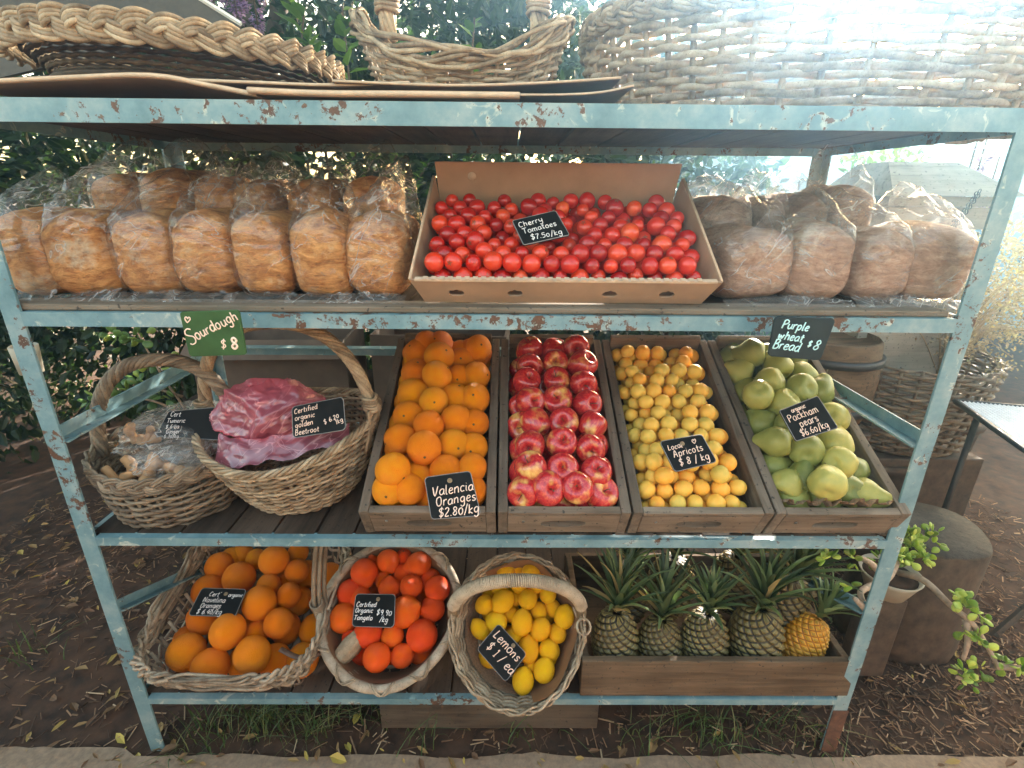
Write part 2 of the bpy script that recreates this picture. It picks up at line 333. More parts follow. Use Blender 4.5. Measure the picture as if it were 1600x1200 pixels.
# ================================================================ ground
def gh(x, y): 
    return .035*noise.noise(Vector((x*1.1, y*1.1, 0)))*min(1, max(0, (y-.05)*2))+.012*noise.noise(Vector((x*7, y*7, 3))) - .004
mb = MB()
xs = [-60, -25, -12, -7, -5]+[-4+i*.06 for i in range(134)]+[5, 7, 12, 25, 60]
ys = [-60, -20, -8, -4, -2, -1]+[-.6+i*.06 for i in range(84)]+[5, 6, 8, 12, 25, 60, 200]
vs = [(x, y, gh(x, y) if (abs(x) < 4.1 and -.6 <= y < 4.4) else -.01) for y in ys for x in xs]
nx = len(xs); fs = [(j*nx+i, j*nx+i+1, (j+1)*nx+i+1, (j+1)*nx+i) for j in range(len(ys)-1) for i in range(nx-1)]
mb.add(vs, fs); struct(mb.build('ground', M['soil']))
mb = MB(); n = 220; e = []
for i in range(n+1):
    x = -4+8*i/n; e.append((x, -.022+.014*noise.noise(Vector((x*5, 0, 0)))+.008*noise.noise(Vector((x*23, 1, 0)))+(.02 if x < -.98 else 0), .012))
vs = [(p[0], -6, .012) for p in e]+e+[(p[0], p[1]+.004, -.03) for p in e]
fs = [(i, i+1, n+2+i, n+1+i) for i in range(n)]+[(n+1+i, n+2+i, 2*n+3+i, 2*n+2+i) for i in range(n)]
mb.add(vs, fs); struct(mb.build('path', M['path'], smooth=False))
# chips, leaves, grass
random.seed(11)
mb = MB()
for i in range(24000):
    near = random.random() < .62
    x = random.uniform(-2.2, 2.4); y = random.uniform(-.02, 1.2) if near else random.uniform(.4, 3.4)
    if x < -.6 and random.random() < .25: continue
    if near and random.random() < .4: x = random.uniform(.7, 1.9)
    L = random.uniform(.008, .038)*(1.6 if random.random() < .15 else 1); w = random.uniform(.0012, .004)
    rot = (RZ(random.uniform(0, 2*PI)) @ RY(random.gauss(0, .22)) @ RX(random.uniform(-.4, .4))).to_3x3()
    mb.box((x, y, gh(x, y)+.004+random.uniform(0, .008)), (L, w, random.uniform(.001, .0022)), rot, tone=random.random()**1.5)
o = mb.build('wood_chips', M['chips'], smooth=False); o['kind'] = 'stuff'; tag(o, 'brown wood chip and straw mulch scattered over the dark soil', 'mulch')
mb = MB()
for i in range(1500):
    x = random.uniform(-2.2, 1.8) if i % 3 else random.uniform(-2.2, -.7); y = random.uniform(-.06, 1.8) if random.random() < .8 else random.uniform(-.3, 0)
    if y < -.05 and random.random() < .6: continue
    d = Vector((random.uniform(-1, 1), random.uniform(-1, 1), random.uniform(-.1, .15))); nn = Vector((random.gauss(0, .3), random.gauss(0, .3), 1))
    L = random.uniform(.015, .05)*(1 if y > -.05 else .5); mb.leaf(Vector((x, y, max(gh(x, y), .012 if y < -.03 else -1)+.008+random.uniform(0, .008))), d, nn, L, L*random.uniform(.25, .5), .3, random.random()**2)
o = mb.build('fallen_leaves', M['dryleaf'], smooth=False); o['kind'] = 'stuff'; tag(o, 'dry yellow and brown leaves fallen on the soil and path edge', 'leaf litter')
mb = MB()
def blade(mb, x, y, L, lean, az, w=.003, tn=.5):
    p = Vector((x, y, gh(x, y))); pts = []
    for k in range(6):
        t = k/5; pts.append(p+Vector((math.cos(az)*lean*L*t*t, math.sin(az)*lean*L*t*t, L*(t-.45*lean*t*t))))
    s = Vector((-math.sin(az), math.cos(az), 0))
    vs = []
    for k, q in enumerate(pts): ww = w*(1-k/5.2); vs += [q-s*ww, q+s*ww+Vector((0, 0, .0006))]
    mb.add(vs, [(2*k, 2*k+1, 2*k+3, 2*k+2) for k in range(5)], tn)
cl = [(-.78, .05, 26), (-.66, .08, 40), (-.58, .12, 30), (-.5, .06, 30), (-.42, .15, 26), (-.33, .1, 16), (.08, .06, 6), (.42, .04, 9), (.55, .06, 14), (.62, .03, 16), (.75, .05, 10), (-.84, .0, 8), (.87, .05, 16), (-.2, .03, 8), (.95, .3, 8), (-1.2, .6, 10), (-1.5, .3, 10)]
for cx, cy, k in cl:
    for i in range(k*2):
        blade(mb, cx+random.gauss(0, .035), cy+random.gauss(0, .03), random.uniform(.05, .17), random.uniform(.4, 1.3), random.uniform(-PI, PI), random.uniform(.0012, .0026), random.random())
o = mb.build('grass_tufts', M['grass'], smooth=False); o['kind'] = 'stuff'; tag(o, 'thin green grass blades growing under the bottom shelf', 'grass')
# wooden box under the bottom shelf
bx = thing('wooden_box', 'low grey wooden box lying on the soil under the bottom shelf', 'wooden box', T(-.015, .075, 0))
for nm, c, d in (('front_board', (0, -.012, .057), (.60, .016, .10)), ('side_board', (-.291, .10, .055), (.018, .205, .10)), ('side_board', (.291, .10, .055), (.018, .205, .10)), ('top_board', (0, .10, .115), (.60, .24, .012))):
    b = MB(); b.box(c, d); b.build(nm, M['pallet'], bx, smooth=False, bevel=.002)
# ================================================================ wicker
def sup(t, a, b, e):
    c, s = math.cos(t), math.sin(t); q = 2/e
    return a*math.copysign(abs(c)**q, c), b*math.copysign(abs(s)**q, s)
def ring_frame(fn, n):
    P = [fn(2*PI*i/n) for i in range(n)]; out = []
    for i in range(n):
        t = (P[(i+1) % n]-P[i-1]).normalized(); o = Vector((P[i].x, P[i].y, 0)); o = (o-t*o.dot(t)).normalized(); u = o.cross(t); 
        if u.z < 0: u = -u
        out.append((P[i], o, u))
    return out
def braid(mb, fn, n, reps, A, B, rods=3, rr=.003, rnd=.15, tang=0, sp=None):
    fr = ring_frame(fn, n)
    for s in range(3):
        for k in range(rods):
            pts = []; off = (k-(rods-1)/2)*(sp or rr*2.0)
            for i, (p, o, u) in enumerate(fr):
                ph = reps*2*PI*i/n+2*PI*s/3
                w = A*math.sin(ph); h = B*math.sin(2*ph)
                dw = A*math.cos(ph)*reps; 
                j = nz((i*.11, s*3, k), 1, 5)*rr*rnd*5
                pts.append(p+u*(w+off*.9+j)+o*(h+B))
            mb.tube(pts, rr*random.uniform(.85, 1.1), 6, True, tone=random.random())
def twist(mb, pts, r, rods, rr, turns, closed=False, nn=5):
    N_ = len(pts)
    fr = []; up = None
    for i, p in enumerate(pts):
        t = ((pts[(i+1) % N_]-pts[i-1]) if closed else (pts[min(i+1, N_-1)]-pts[max(0, i-1)])).normalized()
        if up is None: up = Vector((.1, .2, 1)) if abs(t.z) < .8 else Vector((1, .1, 0))
        a = t.cross(up).normalized(); b = a.cross(t).normalized(); up = b; fr.append((p, a, b))
    for k in range(rods):
        q = []
        for i, (p, a, b) in enumerate(fr):
            ph = 2*PI*k/rods+turns*2*PI*i/(N_ if closed else N_-1)
            rad = r[i] if isinstance(r, list) else r
            q.append(p+a*math.cos(ph)*rad+b*math.sin(ph)*rad)
        mb.tube(q, rr, nn, closed, tone=random.random())
def basket(name, label, cat, mt, a, b, H, mat, e=2.0, bot=.7, nst=28, nrow=16, rw=.0034, amp=.004, rv=lambda t: 0, flare=.6, wob=.004, base=True, sk=None, group=None, h0=0, dbl=1):
    th = thing(name, label, cat, mt, group)
    def wall(t, h):
        s = bot+(1-bot)*h**flare
        x, y = sup(t, a*s, b*s, e); x += wob*math.sin(3*t+1)*h; y += wob*math.cos(2*t)*h
        return Vector((x, y, H*h+rv(t)*h))
    mb = MB(); n2 = nst*4
    for j in range(nrow):
        h = h0+(1-h0)*(j+.5)/nrow; ph = random.choice((0, PI)) if dbl == 1 else (j//1 % 2)*PI; ph = (j % 2)*PI
        for d in range(dbl):
            pts = []
            for i in range(n2):
                t = 2*PI*i/n2; p = wall(t, h); o = Vector((p.x/a/a, p.y/b/b, 0)).normalized()
                pts.append(p+o*amp*math.cos(i*PI/4+ph)+Vector((0, 0, (d-(dbl-1)/2)*rw*1.7+rw*.9*nz((math.cos(t)*3, math.sin(t)*3, j*3.1+d), 1.7, j))))
            mb.tube(pts, rw*random.uniform(.8, 1.12), 6, True, tone=random.random())
    for i in range(nst):
        t = 2*PI*i/nst; q = [wall(t, h) for h in (0, .2, .4, .6, .8, 1)]; mb.tube(q, rw*.9, 5, tone=random.random())
    if base:
        for k in range(8):
            s = bot*(k+1)/8.2; mb.tube([Vector((*sup(2*PI*i/40, a*s, b*s, e), rw+.002*((i+k) % 2))) for i in range(40)], a*bot/16, 5, True, tone=random.random())
    mb.build('woven_wall', mat, th)
    th['_'] = 0; del th['_']
    return th, wall
# ================================================================ baskets on the crate shelf
random.seed(21)
# ginger basket (left)
gb, gw = basket('wicker_basket', 'dark wicker basket with a twisted hoop handle holding bagged ginger, beside the left post', 'basket', T(-.775, .165, SC) @ RZ(.15) @ RX(R(4)), .158, .16, .135, M['wick_brown'], bot=.82, nst=22, nrow=15, rw=.0044, amp=.006, flare=.7, wob=.006)
mb = MB(); braid(mb, lambda t: gw(t, 1)+Vector((0, 0, .004)), 220, 9, .012, .004, 3, .0036); mb.build('braided_rim', M['wick_brown'], gb)
def arch(w, h, zb, y0=0, lean=0, n=44, e=2.3):
    P = []
    for i in range(n):
        t = PI*i/(n-1); x, z = sup(t, w, h, e); P.append(Vector((-x, y0+lean*z, zb+abs(z))))
    return P
mb = MB(); hp = arch(.158, .225, .125, 0, .15); twist(mb, hp, .0115, 8, .0055, 5.0); mb.tube(hp, .009, 6, tone=.2)
for sx in (-1, 1):
    for k in range(7): mb.tube(catmull([(sx*.162, -.02+.008*k*.7, .13), (sx*.162, -.03+.012*k, .09), (sx*.150, -.04+.016*k, .02)]), .0036, 5, tone=random.random())
mb.build('handle', M['wick_brown'], gb)
# beetroot basket
bb, bw = basket('wicker_basket', 'wide tan wicker basket with an arched handle holding the red bag of beetroot', 'basket', T(-.482, .205, SC) @ RZ(-.05) @ RX(R(7)) @ RY(R(-3)), .205, .19, .19, M['wick_tan'], bot=.52, nst=30, nrow=24, rw=.0040, amp=.0055, flare=.62, wob=.004, rv=lambda t: .028*math.cos(t)**2-.012)
mb = MB(); twist(mb, [bw(2*PI*i/120, 1)+Vector((0, 0, .004)) for i in range(120)], .0062, 4, .0042, 16, True); mb.build('twisted_rim', M['wick_tan'], bb)
mb = MB(); hp = arch(.203, .245, .195, 0, .1); twist(mb, hp, .0105, 9, .0048, 4.5); mb.tube(hp, .009, 6, tone=.2)
for sx in (-1, 1):
    for k in range(5): mb.tube([Vector((sx*.204+.016*math.cos(q*PI/6), .016*math.sin(q*PI/6), .228+k*.0075+.002*math.sin(q))) for q in range(12)], .0042, 5, True, tone=random.random())
    for k in range(8): mb.tube(catmull([(sx*.206, -.03+.0085*k, .235), (sx*.206, -.04+.011*k, .20), (sx*.185, -.045+.0125*k, .13)]), .004, 5, tone=random.random())
mb.build('handle', M['wick_tan'], bb)
# ================================================================ baskets on the bottom shelf
# rectangular basket of navel oranges
RB = T(-.672, .215, SD+.012) @ RX(R(13))
rb, rwl = basket('wicker_basket', 'rectangular grey wicker basket with open lattice sides, holding the navel oranges', 'basket', RB, .218, .225, .15, M['wick_grey'], e=5, bot=.84, nst=30, nrow=4, rw=.0036, amp=.005, flare=1, wob=.003, h0=.02, dbl=2)
mb = MB()
for lay, (dz, A_, rp) in enumerate(((.012, .012, 13), (-.010, .012, 14), (.0, .016, 11))):
    braid(mb, lambda t: rwl(t, .93)+Vector((0, 0, dz)), 300, rp, A_, .005, 2, .0040, .5)
for k in range(46):
    t0 = random.uniform(0, 2*PI); L = random.uniform(.3, .7); o = random.uniform(-.014, .02)
    mb.tube(catmull([rwl(t0+L*q/5, 1.0)*1.0+Vector((0, 0, o+.010*math.sin(q*1.3)))+Vector((rwl(t0+L*q/5, 1).x, rwl(t0+L*q/5, 1).y, 0)).normalized()*(.008+.008*math.sin(q*1.9)) for q in range(6)], 3), random.uniform(.003, .0046), 6, tone=random.random())
mb.build('braided_rim', M['wick_grey'], rb)
mb = MB()
for k in range(9):   # open lattice inside the left wall and tall back stakes
    y = -.16+.042*k; mb = MB()
    mb.tube([(-.178, y, .012), (-.200, y+.006, .13)], .0044, 6, tone=random.random()); mb.build('lattice_bar', M['wick_grey'], rb)
for k in range(0):
    t = R(60+k*5); p = rwl(t, 1)
    mb.tube([p, p+Vector((p.x*.12, p.y*.1, .09))], .0032, 5, tone=random.random())
mb = MB(); mb.box((0, 0, -.002), (.34, .36, .008)); mb.build('base', M['wick_brown'], rb)
# round tangelo basket with a thick bound rim
TB = T(-.283, .190, SD+.045) @ RX(R(27))
tb, tw = basket('wicker_basket', 'round grey basket with a thick bound rim and paper lining, holding the tangelos', 'basket', TB, .175, .185, .115, M['wick_pale'], bot=.62, nst=24, nrow=15, rw=.0046, amp=.005, flare=.55, wob=.003)
mb = MB(); rim = [tw(2*PI*i/90, 1)*1.02+Vector((0, 0, .006)) for i in range(90)]
mb.tube(rim, [.0125+.0025*nz(p, 18) for p in rim], 10, True, tone=.8); mb.build('thick_rim', M['wick_grey'], tb)
mb = MB()
for k in range(11):
    c = 2*PI*k/11+.2
    for sg in (1, -1):
        for d in (-.018, .018):
            pts = []
            for i in range(14):
                f = i/13; t = c+d+sg*(f-.5)*.34; p = tw(t, 1)*1.02+Vector((0, 0, .006)); o = Vector((p.x, p.y, 0)).normalized(); ph = PI*(f*1.5-.25)
                pts.append(p+(o*math.cos(ph*1.0-PI*.5+.2)+Vector((0, 0, math.cos(ph))) )*.0155)
            mb.tube(pts, .0019, 5, tone=random.random())
mb.build('rim_lashing', M['wick_pale'], tb)
mb = MB(); mb.grid(lambda u, v: (lambda p: Vector((p.x*.95, p.y*.95, p.z+.004+.006*math.sin(u*2*PI*7)*v)))(tw(u*2*PI, .1+v*.95)), 80, 10, wrap=True); mb.build('paper_lining', M['paper'], tb)
mb = MB(); q = catmull([tw(R(188), .9), tw(R(182), 1.05)+Vector((-.004, .01, .03)), tw(R(172), 1)+Vector((-.006, .03, .10)), tw(R(160), 1)+Vector((.0, .05, .19))], 8); 
for dx in (0, .011, -.011): mb.tube([p+Vector((dx, dx, 0)) for p in q], .0060, 6, tone=random.random())
for k in range(5): mb.tube([Vector((-.188+.016*math.cos(a*PI/6), .016*math.sin(a*PI/6), .135+.007*k)) for a in range(12)], .0026, 5, True, tone=.8)
mb.build('handle_stub', M['wick_brown'], tb)
# dried gourd-like loofah tucked in the tangelo basket and a leather strap between baskets
mb = MB(); mb.lathe([(.001, -.058), (.014, -.050), (.023, -.03), (.027, 0), (.022, .03), (.012, .048), (.004, .062), (.001, .066)], 28, lambda p, a, f: Vector((p.x*(1+.05*math.cos(9*a)), p.y*(1+.05*math.cos(9*a)), p.z)))
o = mb.build('paper_twist', M['wick_tan']); o.matrix_world = TB @ T(-.092, -.088, .100) @ RZ(R(-40)) @ RX(R(-82)) @ RZ(.4); tag(o, 'tan fibrous pod lying at the lower left inside the tangelo basket', 'dried pod'); o.name = 'dried_pod'
mb = MB(); c = onY(462, 1022, .03); d = onY(496, 1024, .03); mb.tube(catmull([onY(438, 1014, .045), onY(462, 1026, .03), onY(482, 1028, .03), onY(500, 1020, .04)], 5), .0075, 8, flat=.35)
o = mb.build('leather_strap', simple('brown_leather', (.16, .08, .05), .55, sc=40)); tag(o, 'short curled brown leather strap between the navel and tangelo baskets', 'strap')
# lemon basket
LB = T(.058, .150, SD+.065) @ RX(R(42))
lb, lw = basket('wicker_basket', 'oval pale wicker basket with a coil-wrapped handle, tipped forward and full of lemons', 'basket', LB, .163, .178, .12, M['wick_pale'], bot=.66, nst=26, nrow=14, rw=.0042, amp=.005, flare=.6, wob=.003)
mb = MB()
for dz, rp in ((.0, 7), (.012, 6)): braid(mb, lambda t: lw(t, 1)*(1.0 if dz == 0 else .985)+Vector((0, 0, dz)), 240, rp, .010, .005, 3, .0030, .5)
mb.build('braided_rim', M['wick_pale'], lb)
mb = MB(); hp = arch(.168, .160, .115, .03, .42, 60, 2.2); mb.tube(hp, .013, 10, tone=.3); mb.build('handle', M['wick_tan'], lb)
mb = MB(); cp = []; Nn = 2600
for i in range(Nn):
    f = i/(Nn-1)*.84+.08; k = f*(len(hp)-1); j = int(k); p = hp[j].lerp(hp[min(j+1, len(hp)-1)], k-j); t = (hp[min(j+1, len(hp)-1)]-hp[j]).normalized(); a = Vector((0, 1, 0)); a = (a-t*a.dot(t)).normalized(); b = t.cross(a); ph = i*2*PI/24
    cp.append(p+(a*math.cos(ph)+b*math.sin(ph))*.0145)
mb.tube(cp, .0023, 5, tone=.9); mb.build('handle_wrap', M['wick_pale'], lb)
mb = MB()
for sx in (-1, 1):
    mb = MB()
    for k in range(8): mb.tube(catmull([(sx*.168, -.02+.006*k, .165), (sx*.172, -.035+.011*k, .125), (sx*.155, -.05+.015*k, .06)]), .0034, 5, tone=random.random())
    for k in range(3): mb.tube([Vector((sx*.169+.017*math.cos(q*PI/6), .002+.019*math.sin(q*PI/6), .132+k*.0065)) for q in range(12)], .0028, 5, True, tone=.9)
mb.build('handle_binding', M['wick_pale'], lb)
mb = MB()
def liner(u, v):
    t = R(-75)+u*R(200); p = lw(t, .05+.98*v); rr = .93+.03*math.sin(u*19)*v; return Vector((p.x*rr, p.y*rr, p.z+.012*math.sin(u*11)*v+.004))
mb.grid(liner, 50, 12); mb.build('paper_lining', M['paper'], lb)
mb = MB(); mb.grid(lambda u, v: (lambda p: Vector((p.x*.94, p.y*.94, p.z+.003)))(lw(u*2*PI, .02+.5*v)), 60, 6, wrap=True); mb.build('sacking_base', M['sack'], lb)
# ================================================================ top shelf
# cardboard sheets
def sheet(pts_front, y0, depth, th, name, lab, mat=None, rise=0):
    o_ = thing(name, lab, 'cardboard')
    mb = MB(); P = [onY(px, py, y0) for px, py in pts_front]; P = catmull(P, 4); vs = []
    for p in P: vs += [p, p+Vector((0, depth, rise)), p+Vector((0, depth, rise+th)), p+Vector((0, 0, th))]
    n = len(P); fs = []
    for i in range(n-1):
        for k in range(4): fs.append((i*4+k, i*4+(k+1) % 4, (i+1)*4+(k+1) % 4, (i+1)*4+k))
    fs += [(0, 1, 2, 3)[::-1], tuple((n-1)*4+k for k in range(4))]
    mb.add(vs, fs); mb.build('panel', mat or M['card'], o_, smooth=False)
    mb = MB(); 
    mb.tube([p+Vector((0, -.001, th*.5)) for p in P], th*.42, 6); mb.build('cut_edge', M['cardedge'], o_)
    return o_
sheet([(-60, 134), (100, 126), (236, 122), (330, 138), (402, 152)], .01, .30, .008, 'cardboard_sheet', 'flattened brown cardboard sheet bending down at the left end of the top shelf', M['card'], -.012)
sheet([(240, 126), (400, 132), (520, 136), (640, 132)], .06, .3, .006, 'cardboard_sheet', 'dark corrugated cardboard sheet lying under the braided tray', M['carddark'])
sheet([(388, 146), (500, 151), (640, 152), (812, 154)], .0, .25, .010, 'cardboard_sheet', 'pale cardboard flap along the middle front edge of the top shelf', M['card'])
sheet([(520, 129), (700, 136), (850, 132), (970, 124)], .05, .4, .005, 'cardboard_sheet', 'dark cardboard sheet curling up beneath the handled basket', M['carddark'])
sheet([(796, 150), (880, 150), (940, 146), (990, 136)], .02, .3, .004, 'cardboard_sheet', 'grey cardboard sheet with lifted end in the middle of the top shelf', M['carddark'])
sheet([(1210, 171), (1300, 172.5), (1398, 174)], .005, .05, .004, 'cardboard_strip', 'thin pale cardboard strip lying on the right front of the top shelf', M['card'])
# braided tray
TR = T(-.665, .33, ST+.040) @ RY(R(1.6))
tr = thing('wicker_tray', 'large round flat wicker tray with a thick plaited rim on the top shelf', 'basket tray', TR)
mb = MB(); braid(mb, lambda t: Vector((.305*math.cos(t), .285*math.sin(t), .072)), 420, 15, .0135, .0075, 4, .0046, .10, sp=.0072); mb.build('plaited_rim', M['wick_tan'], tr)
mb = MB()
for j in range(7):
    s = .80+.22*j/7; mb.tube([Vector((.285*s*math.cos(2*PI*i/96), .265*s*math.sin(2*PI*i/96), .014+.008*j+.003*((i+j) % 2))) for i in range(96)], .0048, 5, True, tone=random.random())
mb.lathe([(.01, .000), (.225, .000), (.245, .012), (.24, .018), (.01, .012)], 40, tone=.2); mb.build('woven_base', M['wick_dark'], tr)
# handled basket, seen from below
HB = T(-.062, .235, ST+.018)
hb, hw = basket('wicker_basket', 'boat-shaped wicker basket with tall hoop handle on the top shelf', 'basket', HB, .205, .135, .085, M['wick_grey'], bot=.72, nst=26, nrow=11, rw=.0040, amp=.006, flare=.7, rv=lambda t: .085*abs(math.cos(t))**3-.02, wob=.002)
mb = MB()
for k in range(11):
    oo = (k % 4)*.0075; ph = k*1.7
    mb.tube([hw(2*PI*i/90, 1)+Vector((0, 0, .010*math.sin(5*2*PI*i/90+ph)+oo-.008))+Vector((hw(2*PI*i/90, 1).x, hw(2*PI*i/90, 1).y, 0)).normalized()*(.010*math.cos(5*2*PI*i/90+ph*1.3)) for i in range(90)], .0042, 6, True, tone=random.random())
mb.build('loose_rim', M['wick_tan'], hb)
mb = MB(); hp = arch(.148, .33, .12, 0, 0, 50, 2.6); twist(mb, hp, .0125, 9, .0056, 7); mb.tube(hp, .010, 6, tone=.2)
for sx in (-1, 1):
    for k in range(5): mb.tube([Vector((sx*.147+.021*math.cos(q*PI/6), .021*math.sin(q*PI/6), .17+k*.0085+.002*math.sin(q+k))) for q in range(12)], .0046, 5, True, tone=random.random())
mb.build('handle', M['wick_tan'], hb)
# large hamper
HM = T(.78, .50, ST)
hm, hmw = basket('wicker_hamper', 'very large wicker hamper filling the right half of the top shelf', 'basket', HM, .56, .33, .215, M['wick_grey'], e=2.6, bot=.93, nst=50, nrow=15, rw=.0078, amp=.010, flare=1, wob=.006, base=False)
mb = MB(); braid(mb, lambda t: hmw(t, 1), 300, 20, .012, .006, 3, .005); mb.build('braided_rim', M['wick_grey'], hm)
# ================================================================ bread
def m_bread(name, stops, flour):
    m, nt, b, o = newmat(name); co = coords(nt); ms = coords(nt, (1, 1, 2.4)); a = tex(nt, ms, 16, 8, .72, 1.2); f = tex(nt, ms, 60, 6, .75); st = N(nt, 'ShaderNodeTexVoronoi'); st.inputs['Scale'].default_value = 120; nt.links.new(co, st.inputs['Vector'])
    c = ramp(nt, a, stops); c = mixc(nt, .35, c, ramp(nt, f, [(.35, stops[0][1]), (.65, stops[-1][1])]))
    fl = tex(nt, co, 9, 5, .75); c = mixc(nt, ramp(nt, fl, [(.56, (0, 0, 0)), (.72, (flour,)*3)]), c, (.68, .58, .42))
    c = mixc(nt, ramp(nt, f, [(.27, (1, 1, 1)), (.36, (0, 0, 0))]), c, (.06, .03, .015))
    nt.links.new(c, b.inputs['Base Color']); b.inputs['Roughness'].default_value = .75
    md = N(nt, 'ShaderNodeMath', operation='ADD'); nt.links.new(a, md.inputs[0]); nt.links.new(f, md.inputs[1]); bump(nt, b, md.outputs[0], 1.0, .008); return m
M['sour'] = m_bread('sourdough_crust', [(.33, (.14, .04, .010)), (.45, (.47, .165, .04)), (.61, (.80, .40, .14))], .8)
M['wheat'] = m_bread('purple_wheat_crust', [(.3, (.17, .075, .045)), (.48, (.40, .22, .14)), (.66, (.66, .44, .30))], .7)
def rbox(nu, nv, w, d, h, e, fn=None):
    # rounded loaf: superellipsoid-like, closed grid in (u around the vertical axis, v from bottom to top)
    def f(u, v):
        t = 2*PI*u; s = -PI/2+PI*v; c = math.copysign(abs(math.cos(s))**(2/e), math.cos(s)); z = math.copysign(abs(math.sin(s))**(2/e), math.sin(s))
        x, y = sup(t, 1, 1, e); p = Vector((x*c*w/2, y*c*d/2, (z+1)/2*h)); return fn(p) if fn else p
    return f
random.seed(5)
def loaf_things(lst, mat, lab_fn, group, zb, dark=False):
    for k, (x, y, z, w, h, rz, peak, px_, tilt, label) in enumerate(lst):
        th = thing('bagged_loaf', label, 'loaf of bread', T(x, y, z) @ RZ(rz) @ RY(tilt), group)
        sd = random.uniform(0, 50); d = .24
        def crust(p, q=0):
            f = p.z/h; s = 1+.05*math.sin(min(f, .9)*PI*1.05)+(.05 if f > .72 else 0)*math.sin((f-.72)/.28*PI)
            p = Vector((p.x*s, p.y*(1+.03*math.sin(f*3)), p.z+.018*math.cos(p.x/w*PI)*max(0, f-.5)*2))
            n = nz(p, 9, sd)*.010+nz(p, 28, sd)*.0045+nz((p.x*1, p.y, p.z*2.6), 60, sd)*.0012
            o = Vector((p.x, p.y-.0, (p.z-h/2))).normalized(); return p+o*n
        mb = MB(); mb.grid(rbox(72, 56, w, d, h, 4.3, crust), 72, 56, wrap=True); mb.build('loaf', mat, th)
        # bag: follows the loaf below, gathered into a loose crumpled peak above
        pk = peak*1.35; px = px_
        def bag(p, q=0):
            f = max(0, p.z/h); g = max(0, f-.72)/.28
            p = Vector((p.x*1.04+math.copysign(.003, p.x), p.y*1.02-.004, p.z+.014*math.cos(p.x/w*PI)*max(0, f-.5)*2))
            ed = abs(p.x)/(w*.55); rg = max(0, 1-ed)**.8*max(0, 1-abs(p.y-.03)/.16)
            lift = g*(.012+pk*rg); nn = p+Vector((px*g*rg, .02*g*rg, lift))
            c = 1-abs(nz(nn, 13, sd+3)*2.2); c2 = 1-abs(nz((nn.x*1.4+nn.z*.8, nn.y, nn.z-nn.x*.6), 24, sd+9)*2.5)
            amp = .0035+.014*g
            o = Vector((nn.x, nn.y, (nn.z-h/2)*.7)).normalized()
            bot = Vector((0, -.022*max(0, 1-f*9) if p.y < -.05 else 0, 0))
            return nn+o*(c*.55*amp+c2*.35*amp)+bot
        mb = MB(); mb.grid(rbox(84, 70, w, d, h, 3.8, bag), 84, 70, wrap=True); mb.build('plastic_bag', M['film'], th)
        # crumpled hem of the bag at the shelf
        if not dark:
            mb = MB()
            def hem(u, v):
                X = (u-.5)*w*1.1; return Vector((X, -d/2-.004-.03*v+.006*nz((X*30, v*3, sd), 1.3), .012*(1-v)+.006*abs(nz((X*60, v*5, sd), 1.1))*1.6-.010*max(0, v-.55)))
            mb.grid(hem, 40, 8); mb.build('bag_hem', M['film2'], th)
def P2(px, py, y): p = onY(px, py, y); return p.x
fl = []
names = ['leftmost bagged sourdough loaf in the front row, cut off by the photo edge', 'second bagged sourdough loaf from the left in the front row, leaning slightly', 'third bagged sourdough loaf from the left, its bag lying low over the top', 'bagged sourdough loaf directly above the green price board', 'pale floury bagged sourdough loaf fifth from the left in the front row', 'dark-faced bagged sourdough loaf sixth from the left in the front row', 'pale bagged sourdough loaf at the right end of the front row beside the tomato box']
fx = [(0, 90, 478), (78, 184, 480), (174, 272, 482), (264, 362, 484), (358, 450, 484), (450, 542, 486), (540, 634, 486)]
for i, (a, b, yb) in enumerate(fx):
    y = .065; xa, xb = P2(a, 430, .07), P2(b, 430, .07); w = (xb-xa)*1.0
    fl.append(((xa+xb)/2, y+.12, SB, w, .150-.002*(i % 3), R(random.uniform(-2.5, 2.5)), (.055, .075, .06, .065, .07, .06, .075)[i], (-.01, .02, .03, .01, .0, -.01, .035)[i], R((-5, -6, -2, 0, 0, 0, 1)[i]), names[i]))
loaf_things(fl, M['sour'], None, 'sourdough loaves in the front row', SB)
bl = []
bn = ['leftmost sourdough loaf of the raised back row, in a tall limp bag', 'second sourdough loaf from the left in the raised back row', 'third sourdough loaf from the left in the raised back row', 'fourth sourdough loaf from the left in the raised back row', 'fifth sourdough loaf from the left in the raised back row', 'rightmost sourdough loaf of the raised back row near the tomato box']
for i, (a, b, yt) in enumerate([(146, 222, 280), (219, 300, 275), (300, 370, 287), (368, 440, 292), (455, 530, 290), (536, 606, 284)]):
    y = .40; xa, xb = onY(a, 320, y-.1).x, onY(b, 320, y-.1).x; z = onY(a, yt, y-.1).z
    bl.append(((xa+xb)/2, y, z-.135, xb-xa, .135, R(random.uniform(-4, 4)), .055, random.uniform(-.02, .02), R(random.uniform(-3, 3)), bn[i]))
loaf_things(bl, M['sour'], None, 'sourdough loaves in the raised back row', 0, True)
zt = min(q[2] for q in bl)
def crate_riser(x0, x1, y0, y1, z1, lab):
    th = thing('wooden_riser', lab, 'wooden stand', T((x0+x1)/2, (y0+y1)/2, SB))
    h = z1-SB
    mb = MB(); mb.box((0, 0, h-.006), (x1-x0, y1-y0, .012)); mb.build('top_board', M['cratex'], th, smooth=False)
    for sy in (-1, 1): mb = MB(); mb.box((0, sy*((y1-y0)/2-.008), (h-.012)/2), (x1-x0-.01, .014, h-.013)); mb.build('side_board', M['cratex'], th, smooth=False)
crate_riser(-.86, -.27, .32, .56, zt-.002, 'low wooden stand behind the front sourdough loaves')
